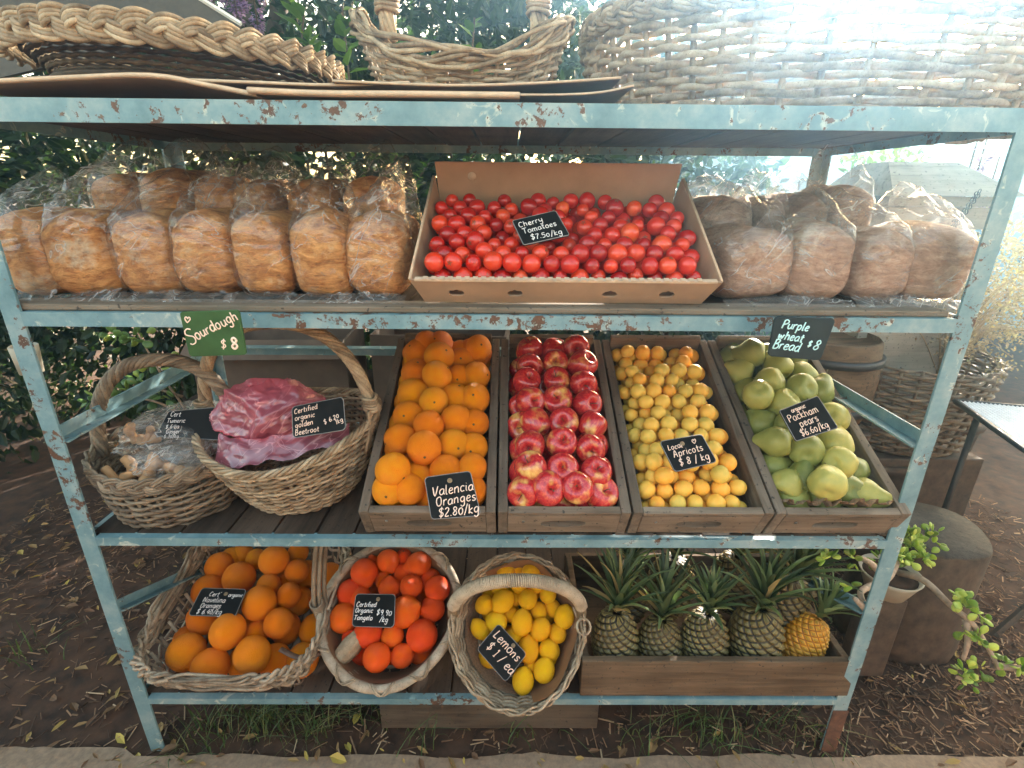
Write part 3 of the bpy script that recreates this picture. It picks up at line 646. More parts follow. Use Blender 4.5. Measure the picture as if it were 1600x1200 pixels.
# right-hand bread
rl = []
rn = ['crumpled bagged purple wheat loaf beside the right side of the tomato box', 'bagged purple wheat loaf behind the black price board hanging on the rail', 'slim bagged purple wheat loaf with a twisted bag tail over the shelf edge', 'large bagged purple wheat loaf next to the right rack post']
for i, (a, b) in enumerate([(1128, 1246), (1232, 1332), (1326, 1420), (1412, 1528)]):
    xa, xb = P2(a, 440, .07), P2(b, 440, .07)
    rl.append(((xa+xb)/2, .185, SB, (xb-xa)*.98, (.125, .14, .125, .135)[i], R((3, -3, 4, -8)[i]), .05, (.03, -.01, -.02, -.02)[i], R((-3, 3, 2, 3)[i]), rn[i]))
loaf_things(rl, M['wheat'], None, 'purple wheat loaves in the front row', SB)
rb2 = []
rn2 = ['bagged purple wheat loaf at the back, nearest the tomato box', 'second bagged purple wheat loaf from the left at the back', 'third bagged purple wheat loaf from the left at the back', 'rightmost bagged purple wheat loaf at the back, its bag standing in front of the beehive']
for i, (a, b, yt) in enumerate([(1088, 1188, 318), (1186, 1236, 318), (1234, 1296, 315), (1290, 1364, 300)]):
    y = .42; xa, xb = onY(a, 330, y-.1).x, onY(b, 330, y-.1).x; z = onY(a, yt, y-.1).z
    rb2.append(((xa+xb)/2, y, z-.135, xb-xa, .135, R(random.uniform(-4, 4)), (.03, .04, .04, .09)[i], .0, R((-5, 0, 2, 3)[i]), rn2[i]))
loaf_things(rb2, M['wheat'], None, 'purple wheat loaves in the back row', 0, True)
crate_riser(onY(1088, 330, .32).x, onY(1364, 330, .32).x, .32, .56, min(q[2] for q in rb2)-.002, 'low wooden stand behind the front purple wheat loaves')
# ================================================================ fruit meshes
def mesh_only(mb, name, mat, smooth=True):
    o = mb.build(name, mat, smooth=smooth); me = o.data; bpy.data.objects.remove(o); return me
def sph(n=28, m=18, fn=None):
    mb = MB(); 
    prof = [(max(.001, math.sin(PI*i/m)), -math.cos(PI*i/m)) for i in range(m+1)]
    mb.lathe(prof, n, fn); return mb
M['orange'] = m_fruit('orange_peel', [(.2, (.90, .20, .002)), (.5, (.97, .27, .002)), (.85, (.98, .37, .005))], 2.5, .6, .42, 26)
M['navel'] = m_fruit('navel_peel', [(.2, (.92, .20, .002)), (.6, (.98, .265, .002)), (.9, (.98, .34, .004))], 2.5, .6, .38, 30)
M['tang'] = m_fruit('tangelo_peel', [(.2, (.80, .05, .003)), (.6, (.90, .11, .003)), (.9, (.94, .20, .004))], 2, .5, .34, 30)
M['lemon'] = m_fruit('lemon_peel', [(.2, (.94, .42, .003)), (.6, (.98, .53, .004)), (.9, (.98, .62, .01))], 3, .5, .36, 26)
M['tomato'] = m_fruit('tomato_skin', [(.15, (.34, .008, .005)), (.5, (.58, .022, .010)), (.8, (.70, .06, .015)), (.97, (.80, .17, .03))], 1.5, 0, .16, coat=.5, obj_var=.7)
M['apricot'] = m_fruit('apricot_skin', [(.2, (.68, .48, .09)), (.45, (.88, .54, .09)), (.7, (.92, .43, .05)), (.95, (.90, .27, .03))], 1.4, 0, .5)
M['pear'] = m_fruit('pear_skin', [(.2, (.17, .19, .045)), (.5, (.30, .30, .075)), (.8, (.45, .40, .10)), (.98, (.66, .52, .12))], 2.0, .15, .36, 20, obj_var=.62)
def m_apple():
    m, nt, b, o = newmat('apple_skin'); co = coords(nt, (1, 1, .25)); st = tex(nt, co, 6, 5, .7, .3); co2 = coords(nt); bl = tex(nt, co2, 1.1, 2, .5); sp = N(nt, 'ShaderNodeTexVoronoi'); sp.inputs['Scale'].default_value = 14; nt.links.new(co2, sp.inputs['Vector'])
    red = ramp(nt, st, [(.3, (.30, .008, .020)), (.5, (.52, .025, .03)), (.75, (.68, .12, .05))])
    yel = ramp(nt, st, [(.3, (.75, .30, .08)), (.6, (.80, .58, .16)), (.8, (.72, .12, .05))])
    oi = N(nt, 'ShaderNodeObjectInfo'); ad = N(nt, 'ShaderNodeMath', operation='MULTIPLY_ADD'); nt.links.new(oi.outputs['Random'], ad.inputs[0]); ad.inputs[1].default_value = .16; nt.links.new(bl, ad.inputs[2])
    c = mixc(nt, ramp(nt, ad.outputs[0], [(.63, (0, 0, 0)), (.84, (.9, .9, .9))]), red, yel)
    c = mixc(nt, ramp(nt, sp.outputs[0], [(.05, (.6, .6, .6)), (.09, (0, 0, 0))]), c, (.80, .55, .35))
    nt.links.new(c, b.inputs['Base Color']); b.inputs['Roughness'].default_value = .22; b.inputs['Coat Weight'].default_value = .5; b.inputs['Coat Roughness'].default_value = .1; return m
M['apple'] = m_apple()
random.seed(9)
def var(f, n): return [f(i) for i in range(n)]
def f_orange(i):
    def fn(p, a, f): 
        q = p.z; d = .05*math.exp(-((1-q)/.03)**1) if q > 0 else 0
        s = 1+.025*nz(p, 1.6, i); return Vector((p.x*s*1.0, p.y*s, (p.z*.95-d)*s))
    mb = sph(32, 22, fn); return mesh_only(mb, 'orange', M['orange'])
def f_navel(i):
    def fn(p, a, f):
        s = 1+.03*nz(p, 1.5, i+7); z = p.z*1.02
        if p.z > .9: z += .05*math.exp(-((1-p.z)/.02))-.07*math.exp(-((1-p.z)/.008))
        if p.z < -.95: z += .04*math.exp(-((1+p.z)/.01))
        return Vector((p.x*s, p.y*s*.97, z*s))
    return mesh_only(sph(32, 28, fn), 'navel_orange', M['navel'])
def f_tang(i):
    def fn(p, a, f):
        s = 1+.02*nz(p, 1.5, i+3); z = p.z
        if p.z > .7: k = (p.z-.7)/.3; z = p.z+k*k*k*(.16+.08*i); s *= (1-.05*math.sin(k*PI))
        return Vector((p.x*s, p.y*s, z*s))
    return mesh_only(sph(30, 26, fn), 'tangelo', M['tang'])
def f_lemon(i):
    def fn(p, a, f):
        s = 1+.03*nz(p, 1.7, i+5); z = p.z*1.22
        if abs(p.z) > .9: z += math.copysign(((abs(p.z)-.9)/.1)**2*.13, p.z)
        return Vector((p.x*s, p.y*s, z*s))
    return mesh_only(sph(28, 26, fn), 'lemon', M['lemon'])
def f_tom(i):
    def fn(p, a, f): return Vector((p.x, p.y, p.z*(.93+.04*i)-.05*math.exp(-(1-p.z)/.03)))
    return mesh_only(sph(20, 14, fn), 'tomato', M['tomato'])
def f_apr(i):
    def fn(p, a, f):
        cr = .07*math.exp(-(((a+PI) % (2*PI)-PI)/.16)**2)*math.sqrt(max(0, 1-p.z**2)); s = 1-cr+.03*nz(p, 1.4, i)
        return Vector((p.x*s, p.y*s*.95, (p.z*1.04-.09*math.exp(-(1-p.z)/.04))*s))
    return mesh_only(sph(24, 16, fn), 'apricot', M['apricot'])
def f_apple(i):
    prof = [(.001, -.66), (.10, -.70), (.22, -.80), (.40, -.86), (.62, -.80), (.82, -.58), (.95, -.25), (1.0, .08), (.98, .38), (.88, .66), (.68, .84), (.46, .88), (.28, .80), (.14, .66), (.05, .56), (.001, .54)]
    prof = [(p.x, p.z) for p in catmull([(a, 0, b) for a, b in prof], 2)]
    def fn(p, a, f):
        s = 1+.025*math.cos(5*a+i)*(1 if p.z < 0 else .5)*min(1, abs(p.z))+.03*nz(p, 1.2, i+11); return Vector((p.x*s, p.y*s, p.z*(.96+.05*i)+.05*p.x*(i-1)))
    mb = MB(); mb.lathe([(max(.001, a), b) for a, b in prof], 28, fn); return mesh_only(mb, 'apple', M['apple'])
def f_pear(i):
    prof = [(.001, -.80), (.12, -.82), (.35, -.92), (.65, -.86), (.90, -.58), (1.0, -.20), (.96, .15), (.82, .48), (.62, .78), (.48, 1.02), (.36, 1.20), (.22, 1.28), (.08, 1.25), (.001, 1.20)]
    prof = [(max(.001, p.x), p.z) for p in catmull([(a, 0, b) for a, b in prof], 2)]
    def fn(p, a, f):
        s = 1+.09*nz(p, 1.5, i*3+2)+.03*nz(p, 4, i); return Vector((p.x*s+.06*(i-1)*max(0, p.z), p.y*s, p.z*s*(.92+.05*i)))
    mb = MB(); mb.lathe(prof, 28, fn); return mesh_only(mb, 'pear', M['pear'])
me_or, me_na, me_ta, me_le, me_to, me_apr, me_app, me_pe = var(f_orange, 2), var(f_navel, 2), var(f_tang, 3), var(f_lemon, 2), var(f_tom, 2), var(f_apr, 3), var(f_apple, 3), var(f_pear, 3)
def stemmesh(kind):
    mb = MB()
    if kind == 'button':
        for k in range(6): a = k*PI/3; mb.leaf(Vector((0, 0, 0)), Vector((math.cos(a), math.sin(a), .1)), Vector((0, 0, 1)), .09, .06, .1)
        mb.lathe([(.001, .0), (.045, .0), (.04, .02), (.001, .025)], 8)
    elif kind == 'apple': mb.tube([(0, 0, .50), (.01, 0, .7), (.05, .02, .98), (.10, .03, 1.12)], [.035, .028, .026, .04], 6)
    elif kind == 'pear': mb.tube([(0, 0, 1.1), (.02, 0, 1.3), (.10, .03, 1.52), (.2, .05, 1.66)], [.05, .035, .03, .05], 6)
    elif kind == 'scar':
        for k in range(5): a = k*2*PI/5; mb.leaf(Vector((0, 0, -.03)), Vector((math.cos(a), math.sin(a), .05)), Vector((0, 0, 1)), .34, .09, .3)
    elif kind == 'eye':
        for k in range(5): a = k*2*PI/5; mb.leaf(Vector((0, 0, 0)), Vector((math.cos(a), math.sin(a), -.4)), Vector((0, 0, -1)), .12, .07, .2)
    return mesh_only(mb, 'stem', M['stem'])
st_button, st_apple, st_pear, st_eye = stemmesh('button'), stemmesh('apple'), stemmesh('pear'), stemmesh('eye')
st_scar = stemmesh('scar')
def facing(p, spread=.6, up=.4):
    # an axis roughly towards the front and up with random spread
    return Vector((random.gauss(0, spread), -1+random.gauss(0, spread), up+random.gauss(0, spread))).normalized()
def put(name, me, pos, r, axis, label, cat, group, parts=()):
    o = bpy.data.objects.new(name, me); S.collection.objects.link(o)
    q = Vector(axis).to_track_quat('Z', 'Y').to_matrix().to_4x4()
    o.matrix_world = T(*pos) @ q @ RZ(random.uniform(0, 2*PI)) @ Matrix.Diagonal((r*random.uniform(.96, 1.04), r*random.uniform(.96, 1.04), r*random.uniform(.96, 1.04), 1))
    tag(o, label, cat, group)
    for pn, pm, pz in parts:
        c = bpy.data.objects.new(pn, pm); S.collection.objects.link(c); c.parent = o; c.location = (0, 0, pz)
    return o
def relax(P, Rr, n0, p0, floor=0, it=30, keep=.15, tol=.96):
    P0 = np.array([tuple(p) for p in P]); X = P0.copy(); Rr = np.array(Rr); n0 = np.array(n0)
    for _ in range(it):
        D = X[:, None]-X[None]; d = np.linalg.norm(D, axis=2)+np.eye(len(X))*9; need = (Rr[:, None]+Rr[None])*tol; ov = np.maximum(0, need-d); 
        mv = (D/d[..., None]*ov[..., None]*.5*.6).sum(1); X = X+mv+(P0-X)*keep*.3
        h = (X-np.array(p0)) @ n0; low = np.maximum(0, floor+Rr-h); X = X+low[:, None]*n0
    return [Vector(p) for p in X]
# ================================================================ crates
CA = R(25.5); CW = .311; CL = .56; CH = .080
Cn = (RX(CA).to_3x3() @ Vector((0, 0, 1)))
CX = [onY(x, 790, -.028).x for x in (556, 776, 990, 1216, 1432)]
C0 = Vector((0, .010, SC+.003))
clab = ['weathered wooden crate tilted forward, filled with Valencia oranges', 'weathered wooden crate tilted forward, filled with red apples', 'weathered wooden crate tilted forward, filled with apricots', 'weathered wooden crate at the right end, lined with hessian and filled with pears']
def slot_board(mb, W_, H, t, sw, sh, cz):
    n = 48; outer = []; inner = []
    for i in range(n):
        a = 2*PI*i/n; c, s = math.cos(a), math.sin(a)
        k = 1/max(abs(c)/(W_/2), abs(s)/(H/2)); outer.append((c*k, s*k+H/2))
        x, z = sup(a, sw/2, sh/2, 3); inner.append((x, z+cz))
    # make sure of the corners
    for cx, cz_ in ((W_/2, H), (-W_/2, H), (-W_/2, 0), (W_/2, 0)):
        j = min(range(n), key=lambda i: (outer[i][0]-cx)**2+(outer[i][1]-cz_)**2); outer[j] = (cx, cz_)
    vs = []
    for y in (0, t): vs += [(x, y, z) for x, z in outer]
    for y in (0, t): vs += [(x, y, z) for x, z in inner]
    fs = []
    for i in range(n):
        j = (i+1) % n
        fs += [(i, 2*n+i, 2*n+j, j), (n+i, n+j, 3*n+j, 3*n+i), (i, j, n+j, n+i), (2*n+i, 3*n+i, 3*n+j, 2*n+j)]
    mb.add(vs, fs)
crates = []
for k in range(4):
    x0, x1 = CX[k]+.002, CX[k+1]-.002; w = x1-x0; th = thing('wooden_crate', clab[k], 'crate', T((x0+x1)/2, C0.y, C0.z) @ RX(CA), 'tilted crates on the middle shelf')
    mb = MB(); mb.x = T(0, 0, .004); slot_board(mb, w-.044, CH-.010, .016, .098, .026, (CH-.010)*.52); mb.build('front_board', M['cratex'], th, smooth=False)
    mb = MB(); mb.box((0, .008, CH+.001), (w-.0445, .0175, .010)); mb.build('front_lip', M['cratex'], th, smooth=False, bevel=.0015)
    for sx in (-1, 1):
        mb = MB(); mb.box((sx*(w/2-.011), CL/2, CH/2+.003), (.021, CL, CH+.010), tone=.9 if sx > 0 else .7); mb.build('side_board', M['cratey'], th, smooth=False, bevel=.002)
    mb = MB(); mb.box((0, CL-.008, CH/2+.012), (w-.046, .016, CH+.03)); mb.build('back_board', M['cratex'], th, smooth=False, bevel=.002)
    mb = MB()
    for q in range(4): mb.box((0, .073+q*.121, .004), (w-.046, .115, .008), tone=random.random())
    mb.build('floor_board', M['cratex'], th, smooth=False)
    mb = MB()
    for sx in (-1, 1): mb.lathe([(.001, 0), (.0035, 0), (.003, .001), (.001, .0015)], 8)
    mb.v = [(v[0]+(-w/2+.055), -v[2]-.0003, v[1]+CH*.62) for v in mb.v]; mb.build('nail', M['steel'], th)
    crates.append((x0, x1, w))
th = thing('timber_support', 'rough timber beam holding up the back ends of the tilted crates', 'timber', T((CX[0]+CX[4])/2, .44, SC))
mb = MB(); mb.box((0, 0, .078), (CX[4]-CX[0]-.02, .045, .150)); mb.build('beam', M['pinex'], th, smooth=False)
Cv = RX(CA).to_3x3() @ Vector((0, 1, 0))
def fwd(p, r):
    # keep a fruit behind the front board and in front of the back board
    v = (p-C0).dot(Cv); d = min(max(v, .018+r), CL-.018-r)-v; p += Cv*d
def onC(px, py, h): return on(px, py, C0+Cn*h, Cn)
Z2 = lambda zx, zy: (530+zx*.3375, 500+zy*.3375)
VAL = [[(222, 815, 0), (372, 815, 0), (505, 835, 0), (625, 812, 0)], [(212, 700, 0), (293, 720, 1), (400, 735, 0), (490, 718, .3), (612, 705, .5)], [(242, 590, 0), (302, 582, .6), (405, 620, 1.1), (525, 612, .5), (622, 592, .4)],
       [(262, 485, 0), (330, 475, .6), (430, 495, 1.1), (545, 497, .5), (635, 487, .4)], [(285, 385, 0), (357, 362, .6), (452, 380, 1.1), (548, 388, .5), (635, 388, .4)], [(300, 300, 0), (362, 265, .6), (466, 275, 1.1), (560, 300, .5), (645, 290, .4)],
       [(300, 200, 0), (375, 175, .6), (483, 190, 1.1), (570, 215, .5), (650, 145, 1)], [(320, 110, .3), (395, 85, .6), (485, 90, 1), (570, 110, .5), (640, 60, .5)], [(350, 20, .5), (440, 0, 1), (530, 10, .6), (610, -10, .6)]]
APP = [[(840, 825, 0), (980, 825, .2), (1105, 812, 0), (1237, 820, 0)], [(818, 705, 0), (893, 722, .8), (1037, 710, .8), (1175, 715, .8), (1248, 700, 0)], [(805, 595, 0), (882, 597, .8), (1020, 590, .8), (1157, 605, .8), (1235, 600, 0)],
       [(815, 490, 0), (903, 490, .8), (1028, 478, .8), (1165, 495, .8), (1212, 485, 0)], [(805, 400, 0), (883, 400, .8), (1005, 390, .8), (1137, 415, .8)], [(865, 312, .7), (1000, 303, .8), (1125, 320, .8), (1180, 330, 0)],
       [(878, 230, .7), (995, 215, .8), (1108, 240, .8)], [(880, 150, .7), (985, 115, .8), (1092, 155, .8)], [(875, 80, .7), (985, 45, .8), (1090, 75, .7)], [(870, 10, .7), (980, -20, .7), (1080, 0, .7)]]
ordn = ['first', 'second', 'third', 'fourth', 'fifth', 'sixth', 'seventh', 'eighth', 'ninth', 'tenth']
def rows_fruit(rows, conv, h0, dh, r, mes, name, nice, cat, group, parts, bounds, fill, ax, where):
    P = []; L = []
    for i, row in enumerate(rows):
        for j, (a, b, l) in enumerate(row):
            px, py = conv(a, b); P.append(onC(px, py, h0+dh*l))
            L.append('%s %s from the left, %s row from the front of its crate' % (nice, ordn[j], ordn[i]))
    nv = len(P); x0, x1 = bounds
    # hidden bottom layer
    inv = RX(-CA)
    k = 0; yy = r+.018
    while yy < CL-.03:
        xx = x0+.022+r
        while xx < x1-.022-r*.9:
            P.append(C0+(RX(CA) @ Vector((xx, yy, 0)))+Cn*(r+.010)-Vector((0, 0, 0))); P[-1].x = xx; L.append('%s in the bottom layer of %s, mostly hidden' % (nice, where)); xx += 2*r*1.02
        yy += 2*r*.98; k += 1
    rr = [r*random.uniform(.94, 1.05) for _ in P]
    X = relax(P, rr, Cn, C0, .008)
    for i, p in enumerate(X):
        p.x = min(max(p.x, x0+.022+rr[i]*.97), x1-.022-rr[i]*.97); fwd(p, rr[i])
        axis = ax(i)
        put(name, random.choice(mes), p, rr[i], axis, L[i], cat, group if i < nv else group+', bottom layer', parts)
rows_fruit(VAL, Z2, .062, .040, .0385, me_or, 'valencia_orange', 'round Valencia orange', 'orange', 'Valencia oranges in the crate', (('stem_end', st_button, .905),), (crates[0][0], crates[0][1]), 1, lambda i: facing(0, .9, .3) if i % 3 else facing(0, .3, .4), 'the left crate')
rows_fruit(APP, Z2, .060, .036, .0365, me_app, 'red_apple', 'red and yellow apple', 'apple', 'apples in the crate', (('stem', st_apple, 0),), (crates[1][0], crates[1][1]), 1, lambda i: facing(0, .6, .9), 'the second crate')
# apricots
random.seed(77)
P = []; x0, x1, w = crates[2]; r0 = .0200
for lay, (h, cnt) in enumerate(((.030, 0), (.062, 1), (.088, 2))):
    yy = .020+r0+(.0 if lay < 2 else .05); k = 0
    while yy < CL-.03:
        xx = x0+.024+r0+(r0 if (k+lay) % 2 else 0)
        while xx < x1-.024-r0*.8:
            if not (lay == 2 and (xx < x0+.06 or xx > x1-.07 or random.random() < .15)):
                q = RX(CA) @ Vector((0, yy+random.uniform(-.004, .004), 0)); P.append(Vector((xx+random.uniform(-.005, .005), C0.y+q.y, C0.z+q.z))+Cn*(h+random.uniform(-.003, .003)))
            xx += 2.1*r0
        yy += 1.86*r0; k += 1
rr = [r0*random.uniform(.9, 1.08) for _ in P]
for i, p in enumerate(relax(P, rr, Cn, C0, .008)):
    p.x = min(max(p.x, x0+.024+rr[i]), x1-.024-rr[i]); fwd(p, rr[i])
    put('apricot', random.choice(me_apr), p, rr[i], (random.gauss(0, 1), random.gauss(-.3, 1), random.gauss(.3, 1)), 'small round yellow-orange apricot heaped in the third wooden crate', 'apricot', 'apricots heaped in the crate')
# pears
Z3 = lambda zx, zy: (1060+zx*.3375, 500+zy*.3375)
PEA = [(520, 790, .2, 'yellow'), (640, 755, 1, 'yellow'), (750, 790, .3, ''), (865, 790, .2, 'stem'), (520, 705, .4, 'stem'), (435, 625, .5, ''), (583, 622, 1, ''), (725, 690, 1, ''), (815, 700, .2, ''), (715, 580, 1, ''), (790, 590, .2, ''), (385, 500, .3, ''), (490, 530, .6, ''), (765, 472, .8, ''), (380, 408, .8, ''), (705, 400, .5, ''),
       (640, 480, .2, ''), (405, 310, 1, ''), (565, 270, 1, ''), (450, 235, 1, ''), (330, 195, .9, ''), (650, 345, .9, ''), (555, 365, .8, ''), (500, 195, .4, ''), (300, 345, .2, ''), (270, 265, .3, ''), (290, 110, .8, ''), (400, 120, .8, ''), (240, 200, .3, ''), (480, 90, .8, ''), (330, 40, .8, ''), (430, 20, .8, ''), (240, 60, .4, ''), (540, 110, .5, ''), (600, 60, .4, ''), (480, 430, .4, ''), (570, 480, .2, '')]
random.seed(31)
P = []; A = []; L = []; rr = []
for i, (a, b, l, f) in enumerate(PEA):
    px, py = Z3(a, b); P.append(onC(px, py, .050+.038*l)); rr.append(.0385*random.uniform(.93, 1.05) if b > 180 else .037)
    A.append((Vector((.9, -.7, .1)) if f == 'stem' and a > 800 else Vector((.1, .3, .9)) if f == 'stem' else Vector((random.gauss(0, .7), .5, random.gauss(0, .5)))).normalized())
for yy in np.arange(.06, CL-.04, .085):
    for xx in np.arange(crates[3][0]+.07, crates[3][1]-.05, .085): q = RX(CA) @ Vector((0, yy, 0)); P.append(Vector((xx, C0.y+q.y, C0.z+q.z))+Cn*.045); rr.append(.038); A.append(Vector((1, .2, .3)))
X = relax(P, rr, Cn, C0, .008)
pl = {0: 'yellow pear at the front left corner of the pear crate', 1: 'large yellow pear with its blossom end showing, in the middle front of the pear crate', 3: 'green pear with its stem pointing out at the front right of the pear crate', 4: 'green pear with a dark upright stem, low at the left side of its crate', 13: 'plump pear just right of the pear price tag', 6: 'broad pear directly below the pear price tag'}
for i, p in enumerate(X):
    p.x = min(max(p.x, crates[3][0]+.022+rr[i]*.95), crates[3][1]-.022-rr[i]*.95); fwd(p, rr[i]*1.06)
    if i >= len(PEA): lb = 'green pear in the bottom layer of the right crate, mostly hidden'
    else: lb = pl.get(i, 'knobbly green pear lying in the heap in the right crate')
    put('pear', random.choice(me_pe), p, rr[i], A[i], lb, 'pear', 'pears in the crate' if i < len(PEA) else 'pears in the crate, bottom layer', (('stem', st_pear, 0),))
# hessian liner edge in pear crate
mb = MB(); x0, x1, w = crates[3]
mb.x = T((x0+x1)/2, C0.y, C0.z) @ RX(CA)
mb.grid(lambda u, v: Vector(((u-.5)*(w-.05), .022+.006*math.sin(u*40)+.02*v, CH+.018-.035*v+.005*math.sin(u*57)+.004*math.sin(u*131))), 120, 6)
o = mb.build('hessian_liner', M['sack']); tag(o, 'frayed hessian cloth lining the front of the pear crate', 'sackcloth')
# ================================================================ tomato box
TA = R(25); bw_ = .585
bxm = T(onY(883, 460, .02).x, .045, SB+.002) @ RX(TA)
tbx = thing('cardboard_box', 'shallow brown cardboard tray tilted forward with a raised back flap, full of tomatoes', 'cardboard box', bxm)
fh = .058; bl_ = .285; top_w = .022
def panel(pts, th, mat, name, holes=()):
    mb = MB(); a, b, c, d = [Vector(p) for p in pts]; n = (b-a).cross(d-a).normalized()*th
    nu = 24; vs = []
    for off in (Vector((0, 0, 0)), n): 
        for j in range(2): vs += [(a.lerp(b, i/nu) if j == 0 else d.lerp(c, i/nu))+off for i in range(nu+1)]
    k = nu+1; fs = []
    for i in range(nu): fs += [(i, i+1, k+i+1, k+i), (2*k+i, 3*k+i, 3*k+i+1, 2*k+i+1), (i, 2*k+i, 2*k+i+1, i+1), (k+i, k+i+1, 3*k+i+1, 3*k+i)]
    fs += [(0, k, 3*k, 2*k), (nu, 2*k+nu, 3*k+nu, k+nu)]
    mb.add(vs, fs); return mb.build(name, mat, tbx, smooth=False)
hb_, ht_ = bw_/2-.022, bw_/2
# front wall with oval holes
mb = MB(); hx = [-.205, -.095, .087, .195]; nX, nZ = 240, 24
vs = []
for jz in range(nZ+1):
    for ix in range(nX+1):
        x = (ix/nX-.5)*2; z = jz/nZ*fh; vs.append((x*(hb_+(ht_-hb_)*z/fh*abs(x)**4+(0)), -.012*z/fh, z))
fs = []
for jz in range(nZ):
    for ix in range(nX):
        x = ((ix+.5)/nX-.5)*2*hb_; z = (jz+.5)/nZ*fh
        if min(((x-h)/.0145)**2+((z-fh*.42)/.0085)**2 for h in hx) > 1: a_ = jz*(nX+1)+ix; fs.append((a_, a_+1, a_+nX+2, a_+nX+1))
mb.add(vs, fs); o = mb.build('front_panel', M['card'], tbx, smooth=False); sd_ = o.modifiers.new('thickness', 'SOLIDIFY'); sd_.thickness = .004; sd_.offset = -1
mb = MB(); mb.box((0, -.010, fh+.001), (bw_-.02, .009, .004)); mb.v = [(v[0], v[1], v[2]) for v in mb.v]
for i in range(34): mb.box((-ht_+.03+i*.0155, -.010, fh+.0035), (.009, .0088, .003))
mb.build('front_fold', M['cardedge'], tbx, smooth=False)
for sx in (-1, 1):
    a_ = [(sx*hb_, 0, 0), (sx*(hb_-.012), bl_, 0), (sx*(ht_-.02), bl_, .125), (sx*ht_, -.012, fh)]
    if sx > 0: a_ = [a_[1], a_[0], a_[3], a_[2]]
    panel(a_, .004, M['card'], 'side_panel')
    mb = MB(); mb.tube([Vector((sx*ht_, -.008, fh)), Vector((sx*(ht_-.02), bl_, .125))], .0028, 6); mb.build('cut_edge', M['cardedge'], tbx)
panel([(-hb_+.012, bl_, 0), (hb_-.012, bl_, 0), (ht_-.022, bl_+.03, .145), (-ht_+.022, bl_+.03, .145)], .005, M['card'], 'back_panel')
mb = MB(); mb.box((0, bl_/2, .004), (bw_-.05, bl_, .005)); mb.build('base_panel', M['card'], tbx, smooth=False)
mb = MB(); mb.lathe([(.001, 0), (.0095, 0), (.0095, .001), (.001, .001)], 24); mb.x = None
mb.v = [(v[0]-.19, bl_+.020-v[2]*1-.002, v[1]+.118) for v in mb.v]; mb.build('round_mark', M['cardedge'], tbx)
random.seed(13)
P = []; r0 = .0175
for lay, h in enumerate((.020, .046, .068)):
    k = 0; yy = r0+.004+(0 if lay < 2 else .004)
    while yy < bl_-r0:
        xx = -hb_+r0+(r0 if (k+lay) % 2 else 0)+.004
        while xx < hb_-r0*.8:
            if lay < 2 or random.random() < .9: P.append(bxm @ Vector((xx+random.uniform(-.004, .004), yy+random.uniform(-.004, .004), h+random.uniform(-.004, .004)+(.015 if lay == 2 else .010)*yy/bl_)))
            xx += 2.12*r0
        yy += 1.9*r0; k += 1
if len(P) > 290: P = P[-290:]
rr = [r0*random.uniform(.82, 1.15) for _ in P]; tn = (bxm.to_3x3() @ Vector((0, 0, 1)))
for i, p in enumerate(relax(P, rr, tn, bxm.translation, .004, 25)):
    put('tomato', random.choice(me_to), p, rr[i], (random.gauss(0, 1), random.gauss(-.2, 1), random.gauss(.4, 1)), 'small glossy red tomato piled in the brown cardboard box', 'tomato', 'tomatoes in the cardboard box', (('stem_scar', st_scar, .93),))
print('tomatoes', len(P))
# ================================================================ fruit in the bottom baskets
def inb(mt, px, py, h): n = mt.to_3x3() @ Vector((0, 0, 1)); return on(px, py, mt.translation+n*h, n)
def heap(lst, conv, mt, h0, dh, r, mes, name, cat, group, parts, labels, default, axes=None, lz=1.0, under=(), lim=(.2, .2, 2)):
    P = []; rr = []
    for (a, b, rr_, l) in lst:
        px, py = conv(a, b); P.append(inb(mt, px, py, h0+dh*l)); rr.append(rr_)
    for u in under: P.append(mt @ Vector(u)); rr.append(r)
    n = mt.to_3x3() @ Vector((0, 0, 1))
    X = relax(P, rr, n, mt.translation, .0, 30, .3); mi = mt.inverted()
    for i, p in enumerate(X):
        q = mi @ p; A_, B_ = lim[0]-rr[i], lim[1]-rr[i]; s = (abs(q.x/A_)**lim[2]+abs(q.y/B_)**lim[2])**(1/lim[2])
        if s > 1: q.x /= s; q.y /= s; X[i] = mt @ q
    for i, p in enumerate(X):
        ax_ = axes.get(i) if axes else None
        if ax_ is None: ax_ = facing(0, .8, .5)
        hid = i >= len(lst)
        put(name, random.choice(mes), p, rr[i], ax_, 'hidden one under the heap' if False else (default[1] if hid else labels.get(i, default[0])), cat, group+(', underneath' if hid else ''), parts)
ZN = lambda a, b: (180+a*.225, 840+b*.225)
k_ = 1/ (804/1.30/.225)
NAV = [(500, 800, 130, .2), (668, 880, 132, .2), (975, 820, 148, .4), (785, 665, 140, 1), (590, 590, 118, .2), (1125, 600, 112, .3), (1010, 470, 132, 1), (605, 355, 122, .3), (860, 280, 132, .6), (690, 150, 118, .6), (1100, 185, 120, 1), (1240, 250, 100, .3), (1090, 340, 95, 0), (1215, 410, 100, .2), (985, 640, 90, 0), (1270, 105, 90, .3), (890, 110, 100, .2), (1180, 300, 90, -.2), (960, 140, 85, .2), (760, 60, 110, .2), (520, 670, 90, -.3)]
NAV = [(a, b, min(.046, r*.225/804*1.28), l) for a, b, r, l in NAV]
nl = {0: 'large navel orange at the front left of the rectangular basket', 1: 'navel orange with a small round stem scar at the middle front of the rectangular basket', 2: 'large oval navel orange at the front right corner of the rectangular basket', 3: 'navel orange showing its star-shaped navel, below the price tag', 6: 'navel orange just right of the Navelina price tag', 7: 'navel orange partly behind the upper left of the Navelina price tag', 8: 'navel orange just above the Navelina price tag', 9: 'shaded navel orange at the upper left under the blue rail', 10: 'shaded navel orange at the upper right under the blue rail'}
